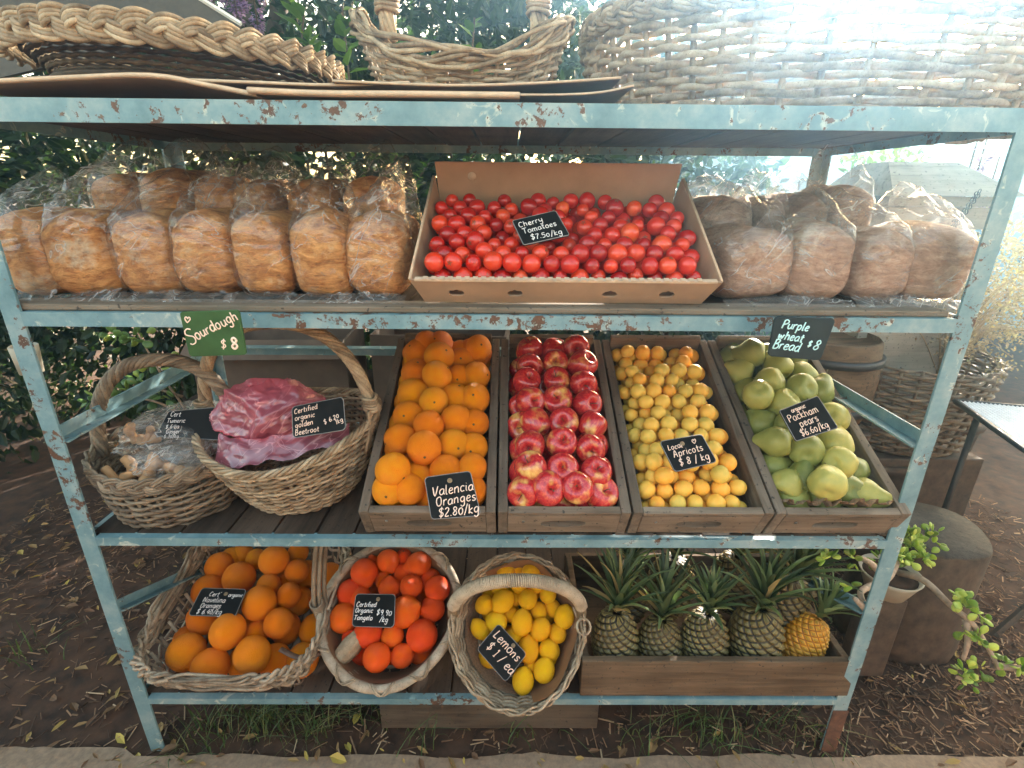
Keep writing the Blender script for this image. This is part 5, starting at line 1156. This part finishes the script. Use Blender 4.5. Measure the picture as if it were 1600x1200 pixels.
def shrub(label, c, rad, n, L, seed, mat='hedge', group='dark shrubs behind the rack', tones=(0, 1), cat='shrub', stems=5):
    th = thing('shrub', label, cat, T(c[0], c[1], 0), group)
    mb = MB(); cloud(mb, (0, 0, c[2]), rad, n, L, seed, tones); mb.build('foliage', M[mat], th, smooth=False)
    mb = MB()
    for k in range(stems):
        a = k*2*PI/stems+seed; e = Vector((math.cos(a)*rad[0]*.55, math.sin(a)*rad[1]*.5, c[2]+rad[2]*.4*math.cos(k))); mb.tube(catmull([(math.cos(a)*.05, math.sin(a)*.05, 0), (e.x*.4, e.y*.4, e.z*.5), e], 5), [.018-.0012*q for q in range(11)], 6)
    mb.build('stems', M['bark'], th)
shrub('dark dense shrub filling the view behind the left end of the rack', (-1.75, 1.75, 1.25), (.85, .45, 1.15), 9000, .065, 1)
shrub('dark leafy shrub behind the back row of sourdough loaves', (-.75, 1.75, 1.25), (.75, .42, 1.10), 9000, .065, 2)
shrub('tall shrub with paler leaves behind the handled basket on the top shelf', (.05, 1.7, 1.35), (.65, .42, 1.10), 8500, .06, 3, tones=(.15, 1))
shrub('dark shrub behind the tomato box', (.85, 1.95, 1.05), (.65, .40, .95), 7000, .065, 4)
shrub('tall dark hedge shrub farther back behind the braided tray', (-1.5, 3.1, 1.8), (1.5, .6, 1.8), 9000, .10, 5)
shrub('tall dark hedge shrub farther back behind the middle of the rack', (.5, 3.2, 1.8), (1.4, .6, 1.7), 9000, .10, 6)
# bright light green sprigs and purple flower spikes
def sprig(label, base, h, n, L, seed, mat='lightleaf', lean=(0, 0), group='bright leafy sprigs behind the top shelf'):
    random.seed(seed); th = thing('leafy_sprig', label, 'plant', T(*base), group); mb = MB(); ms = MB()
    P = catmull([(0, 0, 0), (lean[0]*.4, lean[1], h*.5), (lean[0], lean[1], h)], 8); ms.tube(P, .0035, 5); ms.build('stem', M['bark'], th)
    for i in range(n):
        f = random.random(); p = P[int(f*(len(P)-1))]; a = i*2.4; d = Vector((math.cos(a), math.sin(a), random.uniform(.0, .8))); mb.leaf(p, d, Vector((random.gauss(0, .3), -.4, 1)), L*random.uniform(.7, 1.2), L*.5, .2, random.random())
    mb.build('leaves', M[mat], th, smooth=False)
for i, (px, py, y, h, n, L) in enumerate([(500, 110, 1.0, .30, 26, .075), (540, 60, 1.05, .3, 22, .08), (455, 60, 1.1, .3, 18, .085), (690, 110, .95, .14, 14, .05), (770, 108, .95, .15, 14, .05), (735, 60, 1.1, .2, 14, .06), (620, 60, 1.1, .25, 14, .06)]):
    p = onY(px, py, y); sprig('bright green sprig %s behind the top shelf' % ['right of the braided tray', 'close beside the left side of the handled basket', 'under the purple flowers', 'inside the left half of the handle', 'inside the right half of the handle', 'high in the middle of the handle', 'near the left foot of the handle'][i], p-Vector((0, 0, h*.7)), h, n, L, 40+i, lean=(random.uniform(-.06, .06), 0))
def spike(label, base, h, seed):
    random.seed(seed); th = thing('flower_spike', label, 'flower', T(*base), 'purple flower spikes'); mb = MB()
    for i in range(150):
        f = random.random(); a = random.uniform(0, 2*PI); r = .034*(1-f*.75); p = Vector((math.cos(a)*r, math.sin(a)*r, -h*f)); mb.leaf(p, Vector((math.cos(a), math.sin(a), -.3)), Vector((0, 0, 1)), .015, .011, .3, random.random())
    mb.build('petals', M['purple'], th, smooth=False); mb = MB(); mb.tube([(0, 0, .1), (0, 0, 0), (0, 0, -h)], .003, 5); mb.build('stalk', M['bark'], th)
for i, (px, py) in enumerate([(330, -25), (362, -32), (394, -22)]): p = onY(px, py, 1.12); spike(['left', 'middle', 'right'][i]+' of the three purple flower spikes hanging above the white board edge', p, .13, i)
for i, (px, py) in enumerate([(1540, 225), (1515, 262), (1548, 290), (1500, 330)]): p = onY(px, py, 1.1); spike(['topmost', 'upper', 'middle', 'lowest'][i]+' pale purple flower spike of the vine beside the right post', p, .09, 9+i)
# yellow-green sunlit sprigs seen between the shelves
for i, (px, py, y) in enumerate([(560, 262, 1.3), (530, 255, 1.3), (592, 262, 1.3), (640, 275, 1.3), (350, 250, 1.35), (110, 300, 1.4), (60, 290, 1.4), (720, 250, 1.4)]):
    p = onY(px, py, y); sprig('yellow-green sunlit sprig %s' % ['above the rightmost back loaf', 'above the fifth back loaf', 'between the back loaves and the tomato box', 'beside the left back corner of the tomato box', 'above the third back loaf', 'left of the back loaves, upper one', 'left of the back loaves, lower one', 'above the tomato box flap'][i], p-Vector((0, 0, .08)), .13, 34, .035, 60+i, lean=(.08, 0), group='sunlit sprigs between the shelves')
# jade plant spray behind the left baskets
def jade(name, label, nodes, clusters, Ls=.024, seed=1, lr=.006, group=None, cat='succulent plant', extra=None, lm='succ'):
    random.seed(seed); th = thing(name, label, cat, T(*nodes[0][0]), group); o0 = Vector(nodes[0][0]); mb = MB()
    for br in nodes: P = catmull([Vector(p)-o0 for p in br], 6); mb.tube(P, [lr*(1-.6*i/len(P)) for i in range(len(P))], 7)
    mb.build('branches', M['jadebark'], th); mb = MB()
    for c, n, spread in clusters:
        c = Vector(c)-o0
        for i in range(n):
            d = Vector((random.gauss(0, 1), random.gauss(0, 1), random.gauss(.3, 1))).normalized(); p = c+d*random.uniform(0, spread); L = Ls*random.uniform(.7, 1.2); q = d.to_track_quat('Z', 'Y').to_matrix().to_4x4()
            old = mb.x; mb.x = T(*p) @ q @ RZ(random.uniform(0, 6)); tn = random.random()
            prof = [(.001, 0), (.14, .1), (.34, .38), (.40, .62), (.28, .88), (.001, 1)]
            mb.lathe([(a*L, b*L) for a, b in prof], 8, lambda p_, a_, f_: Vector((p_.x, p_.y*.28, p_.z)), tn); mb.x = old
    mb.build('leaves', M[lm], th)
    return th
a = lambda px, py, y: tuple(onY(px, py, y))
jade('jade_plant', 'dark green succulent sprawling behind the two wicker baskets on the middle shelf', [[a(330, 760, .85), a(300, 660, .8), a(255, 590, .75), a(215, 520, .72)], [a(300, 660, .8), a(250, 630, .72), a(190, 618, .66)], [a(285, 620, .8), a(225, 600, .8)]],
     [(a(165, 630, .60), 12, .035), (a(140, 628, .60), 7, .02), (a(225, 600, .70), 16, .05), (a(200, 610, .7), 12, .04), (a(205, 530, .7), 16, .05), (a(185, 525, .72), 8, .03), (a(250, 615, .75), 14, .05), (a(240, 575, .8), 14, .07), (a(285, 650, .8), 10, .05)], .034, 3)
# white pot, stump and jade plant at the right
stp = onZ(1440, 985, 0)
lg = thing('log_stump', 'thick sawn grey log stump standing on the mulch behind the right post', 'log', T(1.38, .43, 0) @ RZ(.2) @ Matrix.Diagonal((.95, 1.05, 1.2, 1)))
mb = MB(); mb.lathe([(.15, -.02), (.155, .03), (.15, .18), (.15, .335), (.145, .34)], 40, lambda p, a, f: Vector((p.x*1.25*(1+.05*math.sin(3*a)), p.y*(1+.03*math.cos(5*a)), p.z))); mb.build('trunk', M['bark'], lg)
mb = MB(); mb.lathe([(.001, .3445), (.075, .3445), (.147, .3425), (.149, .334)], 40, lambda p, a, f: Vector((p.x*1.25*(1+.05*math.sin(3*a)), p.y*(1+.03*math.cos(5*a)), p.z))); mb.build('sawn_top', M['log'], lg)
pt = thing('flower_pot', 'shallow cream ceramic bowl planted with jade, behind the right rack post', 'flower pot', T(*onY(1388, 905, .27)))
mb = MB(); mb.lathe([(.001, -.045), (.045, -.045), (.052, -.042), (.075, .015), (.082, .028), (.078, .030), (.070, .018), (.001, .013)], 40); mb.build('bowl', M['white_ceramic'], pt)
mb = MB(); mb.lathe([(.001, .020), (.070, .018), (.05, .022), (.001, .024)][::1], 20); mb.build('potting_soil', M['soil'], pt)
sp_ = thing('pot_stand', 'short dark timber block carrying the cream bowl', 'timber', T(pt.location.x, pt.location.y, 0))
hh = pt.location.z-.045; mb = MB(); mb.box((0, 0, hh/2), (.085, .085, hh)); mb.build('block', M['bark'], sp_, smooth=False, bevel=.004)
jade('jade_plant', 'jade plant in the cream bowl with a long branch of leaves coloured sun-bright reaching right', [[a(1385, 892, .30), a(1440, 905, .20), a(1485, 945, .12), a(1520, 975, .08), a(1548, 1020, .06), a(1560, 1045, .05)], [a(1510, 970, .09), a(1512, 1000, .07), a(1505, 1030, .06)], [a(1555, 1040, .05), a(1600, 1045, .03), a(1650, 1050, .02)],
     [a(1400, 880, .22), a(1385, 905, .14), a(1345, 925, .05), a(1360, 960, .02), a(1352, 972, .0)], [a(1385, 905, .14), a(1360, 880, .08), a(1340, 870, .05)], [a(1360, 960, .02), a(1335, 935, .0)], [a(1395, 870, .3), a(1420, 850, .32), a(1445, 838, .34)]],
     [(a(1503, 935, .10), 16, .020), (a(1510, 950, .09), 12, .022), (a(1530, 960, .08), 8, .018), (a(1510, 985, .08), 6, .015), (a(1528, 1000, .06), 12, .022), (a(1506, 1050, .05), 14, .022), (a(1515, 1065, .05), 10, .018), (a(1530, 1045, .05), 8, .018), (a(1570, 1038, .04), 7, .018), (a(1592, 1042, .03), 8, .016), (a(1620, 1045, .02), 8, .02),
      (a(1400, 870, .25), 22, .04), (a(1380, 880, .24), 14, .03), (a(1425, 850, .28), 30, .045), (a(1440, 870, .26), 26, .04), (a(1418, 835, .32), 20, .035), (a(1455, 840, .3), 16, .035), (a(1410, 868, .22), 16, .03), (a(1294, 872, .02), 9, .012), (a(1330, 870, .04), 5, .015), (a(1337, 882, .04), 3, .01), (a(1332, 918, .0), 3, .008)], .024, 7, .0105, lm='jade_sun_painted')
# ================================================================ things behind, left side
cup = thing('white_cup', 'small cream plastic cup standing behind the left rack post', 'cup', T(*onY(50, 582, .55)) )
mb = MB(); mb.lathe([(.001, 0), (.030, 0), (.036, .085), (.034, .087), (.028, .01), (.001, .008)], 28); mb.build('cup_wall', M['white_ceramic'], cup)
def boxy(name, label, cat, c, d, mat, rz=0, planks=0, flaps=False):
    th = thing(name, label, cat, T(*c) @ RZ(rz)); w, l, h = d; t = .008 if not planks else .014
    if planks:
        for i in range(planks):
            z = h*(i+.5)/planks
            for sy in (-1, 1): mb = MB(); mb.box((0, sy*(l/2-t/2), z), (w, t, h/planks-.008), tone=random.random()); mb.build('side_slat', mat, th, smooth=False)
            for sx in (-1, 1): mb = MB(); mb.box((sx*(w/2-t/2), 0, z), (t, l-2*t-.001, h/planks-.008), tone=random.random()); mb.build('end_slat', mat, th, smooth=False)
        mb = MB(); mb.box((0, 0, .008), (w-2*t-.002, l-2*t-.002, .012)); mb.build('floor_board', mat, th, smooth=False)
    else:
        for sy in (-1, 1): mb = MB(); mb.box((0, sy*(l/2-t/2), h/2), (w, t, h)); mb.build('side_panel', mat, th, smooth=False)
        for sx in (-1, 1): mb = MB(); mb.box((sx*(w/2-t/2), 0, h/2), (t, l-2*t-.001, h)); mb.build('end_panel', mat, th, smooth=False)
        mb = MB(); mb.box((0, 0, .006), (w-2*t-.002, l-2*t-.002, .008)); mb.build('base_panel', mat, th, smooth=False)
        if flaps:
            for sy in (-1, 1): mb = MB(); mb.box((0, sy*(l/2+.04), h-.02), (w, .10, .005), RX(-sy*.5).to_3x3()); mb.build('flap', mat, th, smooth=False)
    return th
tb_ = thing('trestle_table', 'low dark table behind the rack carrying cardboard boxes', 'table', T(-.55, 1.05, 0))
mb = MB(); mb.box((0, 0, .62), (1.35, .5, .03)); mb.build('table_top', M['shelfwood'], tb_, smooth=False)
for sx in (-1, 1):
    for sy in (-1, 1): mb = MB(); mb.box((sx*.6, sy*.2, .30), (.05, .05, .60)); mb.build('leg', M['bark'], tb_, smooth=False)
boxy('cardboard_box', 'brown cardboard box behind the green price board', 'cardboard box', (-.85, 1.0, .637), (.55, .32, .26), M['carddark'], .05, flaps=True)
boxy('cardboard_box', 'brown cardboard box behind the arched handle of the beetroot basket', 'cardboard box', (-.22, 1.02, .637), (.5, .32, .28), M['carddark'], -.04)
boxy('wooden_box', 'brown slatted wooden box on the ground behind the left front post', 'wooden box', (-.82, .86, .0), (.36, .3, .36), M['pinex'], .1, 3)
boxy('wooden_box', 'slatted wooden box on the ground behind the rectangular basket', 'wooden box', (-.40, .88, .0), (.38, .3, .22), M['cratex'], -.05, 2)
# grey board top left and a timber lath
gp = thing('grey_board', 'big dark grey board with a white edge slanting behind the braided tray', 'board', T(0, 0, 0))
A = [onY(-140, -90, .80), onY(250, -40, .95), onY(378, 40, .95), onY(372, 46, .95), onY(140, 88, .75), onY(-120, 150, .7)]
gp.location = A[2]; A = [p-A[2] for p in A]; mb = MB(); off = Vector((0, .02, .008)); mb.add(A+[p+off for p in A], [tuple(range(6)), tuple(range(6, 12))[::-1]]+[(i, (i+1) % 6, (i+1) % 6+6, i+6) for i in range(6)]); mb.build('panel', M['greypanel'], gp, smooth=False)
mb = MB(); mb.tube([A[1]+Vector((0, -.004, .003)), A[2]+Vector((0, -.004, .003))], .0068, 4); mb.build('white_edge', M['whitepaint'], gp, smooth=False)
# ================================================================ right background
hv = thing('beehive', 'pale wooden beehive box with a sloping pyramid lid behind the right shelf', 'beehive', T(*onY(1395, 420, 1.15)) @ RZ(.06))
z0 = hv.location.z; hv.location.z = 0; mb = MB()
def pyr(mb, w, l, z, h, tw): mb.add([(-w, -l, z), (w, -l, z), (w, l, z), (-w, l, z), (-w*tw, -l*.35, z+h), (w*tw*.45, -l*.35, z+h), (w*tw*.45, l*.35, z+h), (-w*tw, l*.35, z+h)], [(0, 1, 5, 4), (1, 2, 6, 5), (2, 3, 7, 6), (3, 0, 4, 7), (4, 5, 6, 7), (3, 2, 1, 0)])
zl = onY(1425, 306, 1.0).z
pyr(mb, .25, .22, zl, .115, .75); mb.build('lid', M['hive'], hv, smooth=False)
mb = MB(); mb.box((-.02, 0, zl-.018), (.42, .36, .034)); mb.build('lid_frame', M['hive'], hv, smooth=False)
mb = MB(); mb.box((-.02, 0, zl-.075), (.40, .34, .075)); mb.build('upper_box', M['hive'], hv, smooth=False)
mb = MB(); mb.box((-.02, 0, (zl-.12)/2), (.37, .32, zl-.125)); mb.build('lower_box', M['hive'], hv, smooth=False)
mb = MB(); mb.tube([(.02, -.186, zl-.085), (.035, -.20, zl-.07), (.05, -.186, zl-.085)], .003, 5); mb.build('handle', M['darkmetal'], hv)
hs_ = thing('blue_house', 'pale blue house wall with windows far behind the right end', 'house', T(5.0, 4.9, 0))
mb = MB(); mb.box((0, 0, .95), (7, .2, 1.9)); mb.build('wall', M['bluewall'], hs_, smooth=False)
mb = MB(); mb.box((0, 0, 1.95), (7.4, .5, .08), RX(.3).to_3x3()); mb.build('roof', M['greypanel'], hs_, smooth=False)
for wx in (-2.6, -1.4, -.2, 1.0):
    mb = MB(); mb.box((wx, -.13, 1.15), (.7, .05, .9)); w_ = mb.build('window', M['glass'], hs_, smooth=False)
    mb = MB()
    for q in (-.45, 0, .45): mb.box((wx+q*.8, -.18, 1.15), (.05, .05, .94))
    for q in (-.58, .58): mb.box((wx, -.184, 1.15+q*.8), (.78, .05, .05))
    f_ = mb.build('window_frame', M['whitepaint'], w_, smooth=False)
shrub('sunlit vine with purple flowers beside the top of the right rack post', (1.66, 1.35, 1.26), (.20, .25, .38), 2600, .035, 12, mat='lightleaf', group='sunlit plants on the right', tones=(.2, 1))
shrub('grey-green sunlit bush at the far right edge above the wicker planter', (2.55, 1.9, 1.0), (.42, .35, .42), 4500, .03, 13, mat='dry', group='sunlit plants on the right', tones=(.3, 1))
shrub('green shrub behind the beehive', (3.0, 3.6, .45), (1.0, .5, .6), 5000, .06, 14, mat='lightleaf', group='sunlit plants on the right', tones=(0, .7))
ch = thing('hanging_chain', 'thin dark chain hanging beside the beehive', 'chain', T(*onY(1490, 340, .9)))
e_ = onY(1478, 372, .9)-ch.location; s_ = onY(1530, 300, .9)-ch.location; mb = MB()
for i in range(18):
    c = s_.lerp(e_, i/17); R3 = RZ(i % 2*PI/2+.4) @ RY(.6); mb.tube([c+(R3.to_3x3() @ Vector((.007*math.cos(q*PI/5), 0, .011*math.sin(q*PI/5)))) for q in range(10)], .0018, 5, True)
mb.build('links', M['darkmetal'], ch)
# wicker planter on the right with dry bush
pk, pwf = basket('wicker_planter', 'large brown wicker planter basket behind the right post holding a dry bush', 'basket', T(1.66, 1.0, .46), .29, .25, .36, M['wick_brown'], bot=.75, nst=30, nrow=24, rw=.0066, amp=.009, flare=.8, wob=.006)
st_ = thing('planter_stand', 'dark crate stand under the wicker planter', 'stand', T(1.68, 1.0, 0)); mb = MB(); mb.box((0, 0, .225), (.42, .38, .45)); mb.build('block', M['bark'], st_, smooth=False, bevel=.006)
random.seed(66); th = thing('dry_bush', 'dry twiggy bush with pale brown flower heads growing in the wicker planter', 'bush', T(1.78, 1.0, .80)); mb = MB(); ml = MB()
for i in range(120):
    a_ = random.uniform(0, 2*PI); e = Vector((math.cos(a_)*random.uniform(.05, .34), math.sin(a_)*random.uniform(.05, .25), random.uniform(-.02, .38))); P = catmull([(0, 0, -.08), e*.5+Vector((0, 0, .06)), e], 4); mb.tube(P, .0016, 4)
    for q in range(22): d = Vector((random.gauss(0, 1), random.gauss(0, 1), random.gauss(0, 1))); ml.leaf(e+d*.02, d, Vector((0, 0, 1)), .013, .008, .3, random.random())
mb.build('twigs', M['dry'], th); ml.build('flower_heads', M['dry'], th, smooth=False)
# barrel-like round wooden disc with strap behind the pear crate
dk = thing('wooden_tub', 'round brown wooden tub with a dark metal hoop behind the pear crate', 'tub', T(1.28, .95, .56)); mb = MB()
mb.lathe([(.14, 0), (.17, .08), (.175, .2), (.16, .34), (.15, .35), (.15, .33), (.001, .32)], 32); mb.build('staves', M['pinex'], dk)
for z in (.07, .26): mb = MB(); mb.lathe([(.172, z), (.178, z), (.1785, z+.028), (.172, z+.028)], 32); mb.build('hoop', M['darkmetal'], dk)
ts_ = thing('tub_stand', 'dark timber block under the wooden tub', 'stand', T(1.28, .95, 0)); mb = MB(); mb.box((0, 0, .278), (.28, .28, .555)); mb.build('block', M['bark'], ts_, smooth=False, bevel=.006)
# mesh table
zt_ = .74; c0 = onZ(1493, 627, zt_); c1 = onZ(1600, 702, zt_); ang = math.atan2(c1.y-c0.y, c1.x-c0.x)
mt_ = thing('mesh_table', 'white perforated metal garden table at the right edge', 'table', T(c0.x, c0.y, 0) @ RZ(ang))
ww = .75; ll_ = .5; mb = MB()
for k in range(61): x = k*ww/60; mb.tube([(x, 0, zt_), (x, ll_, zt_)], .0042, 4)
for k in range(41): y = k*ll_/40; mb.tube([(0, y, zt_+.002), (ww, y, zt_+.002)], .0042, 4)
mb.build('mesh_top', M['mesh'], mt_, smooth=False)
mb = MB(); mb.tube([(0, 0, zt_), (ww, 0, zt_), (ww, ll_, zt_), (0, ll_, zt_)], .010, 6, True); mb.build('rim', M['darkmetal'], mt_)
for px_, py_ in ((.05, .05), (.05, ll_-.05), (ww-.05, .05), (ww-.05, ll_-.05)): mb = MB(); mb.tube([(px_, py_, 0), (px_, py_, zt_)], .011, 6); mb.build('leg', M['darkmetal'], mt_)
for i, (x, y, r, h, lb) in enumerate([(1.55, .95, .16, .42, 'dark round planter pot under the mesh table'), (1.95, 1.2, .2, .5, 'dark round planter pot at the far right behind the mesh table')]):
    p_ = thing('planter_pot', lb, 'plant pot', T(x, y, 0)); mb = MB(); mb.lathe([(.001, 0), (r*.75, 0), (r, h*.93), (r*1.06, h*.93), (r*1.06, h), (r*.95, h), (r*.9, h*.9), (.001, h*.88)], 32); mb.build('pot_wall', M['bark'], p_)
stk = thing('timber_stake', 'grey timber stake leaning at the lower right edge', 'stake', T(*onZ(1560, 1000, 0))); mb = MB(); mb.box((.09, .02, .16), (.024, .012, .42), RY(.5).to_3x3()); mb.build('stake', M['log'], stk, smooth=False)

# more planting at the left, farther hedge and an unseen, overhanging tree
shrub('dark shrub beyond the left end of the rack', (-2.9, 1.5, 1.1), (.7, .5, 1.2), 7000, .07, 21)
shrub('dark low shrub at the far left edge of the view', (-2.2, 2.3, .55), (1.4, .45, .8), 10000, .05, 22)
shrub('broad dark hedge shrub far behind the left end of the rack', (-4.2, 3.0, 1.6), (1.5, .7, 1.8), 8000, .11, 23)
def added_tree(label, base, h, blobs, seed):
    th = thing('added_tree', label, 'added_tree', T(*base)); mb = MB(); random.seed(seed)
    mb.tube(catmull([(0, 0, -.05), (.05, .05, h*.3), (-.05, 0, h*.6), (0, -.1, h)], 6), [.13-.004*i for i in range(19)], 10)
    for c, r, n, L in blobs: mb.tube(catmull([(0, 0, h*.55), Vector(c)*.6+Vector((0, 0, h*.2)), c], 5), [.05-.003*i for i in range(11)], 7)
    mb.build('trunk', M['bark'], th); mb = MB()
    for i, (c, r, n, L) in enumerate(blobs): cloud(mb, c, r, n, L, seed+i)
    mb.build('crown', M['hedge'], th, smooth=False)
added_tree('tall tree put in unseen above the rack to keep sky light off', (-1.4, 2.5, 0), 3.6, [((-.6, -1.4, 3.4), (1.5, 1.1, .5), 6000, .10), ((1.2, -1.6, 3.5), (1.4, 1.0, .5), 6000, .10), ((-2.0, -.3, 3.2), (1.2, 1.2, .7), 5000, .10), ((.3, .4, 3.6), (1.6, .9, .7), 6000, .11)], 31)  # added out of view so its canopy dims the light from above

gw_ = thing('added_light_block_wall', 'added unseen brown wall behind the camera, cutting low sky light', 'wall', T(0, -3.3, 0))  # added unseen, blocks low sky light to deepen the shade on the shelves
mb = MB(); mb.box((0, 0, .95), (14, .2, 1.9)); mb.build('wall_face', simple('brown_render', (.20, .13, .09), .9, sc=12), gw_, smooth=False)
mb = MB(); mb.box((0, 0, 1.932), (14.1, .28, .06)); mb.build('coping', M['path'], gw_, smooth=False)
hz = MB(); hz.box((1.5, 1.1, 2.05), (17.5, 9.6, 4.5)); hz = hz.build('glare_haze', bpy.data.materials.new('glare_veil'), smooth=False); hz['kind'] = 'stuff'; tag(hz, 'added thin volume imitating lens glare around the sun', 'glare_haze')  # added volume imitates lens glare near the sun, no real dust
hm = hz.data.materials[0]; hm.use_nodes = True; hm.node_tree.nodes.clear(); ho = hm.node_tree.nodes.new('ShaderNodeOutputMaterial'); hv_ = hm.node_tree.nodes.new('ShaderNodeVolumePrincipled')
hv_.inputs['Color'].default_value = (.34, .66, 1, 1); hv_.inputs['Density'].default_value = .037; hv_.inputs['Anisotropy'].default_value = .84; hm.node_tree.links.new(hv_.outputs[0], ho.inputs['Volume'])
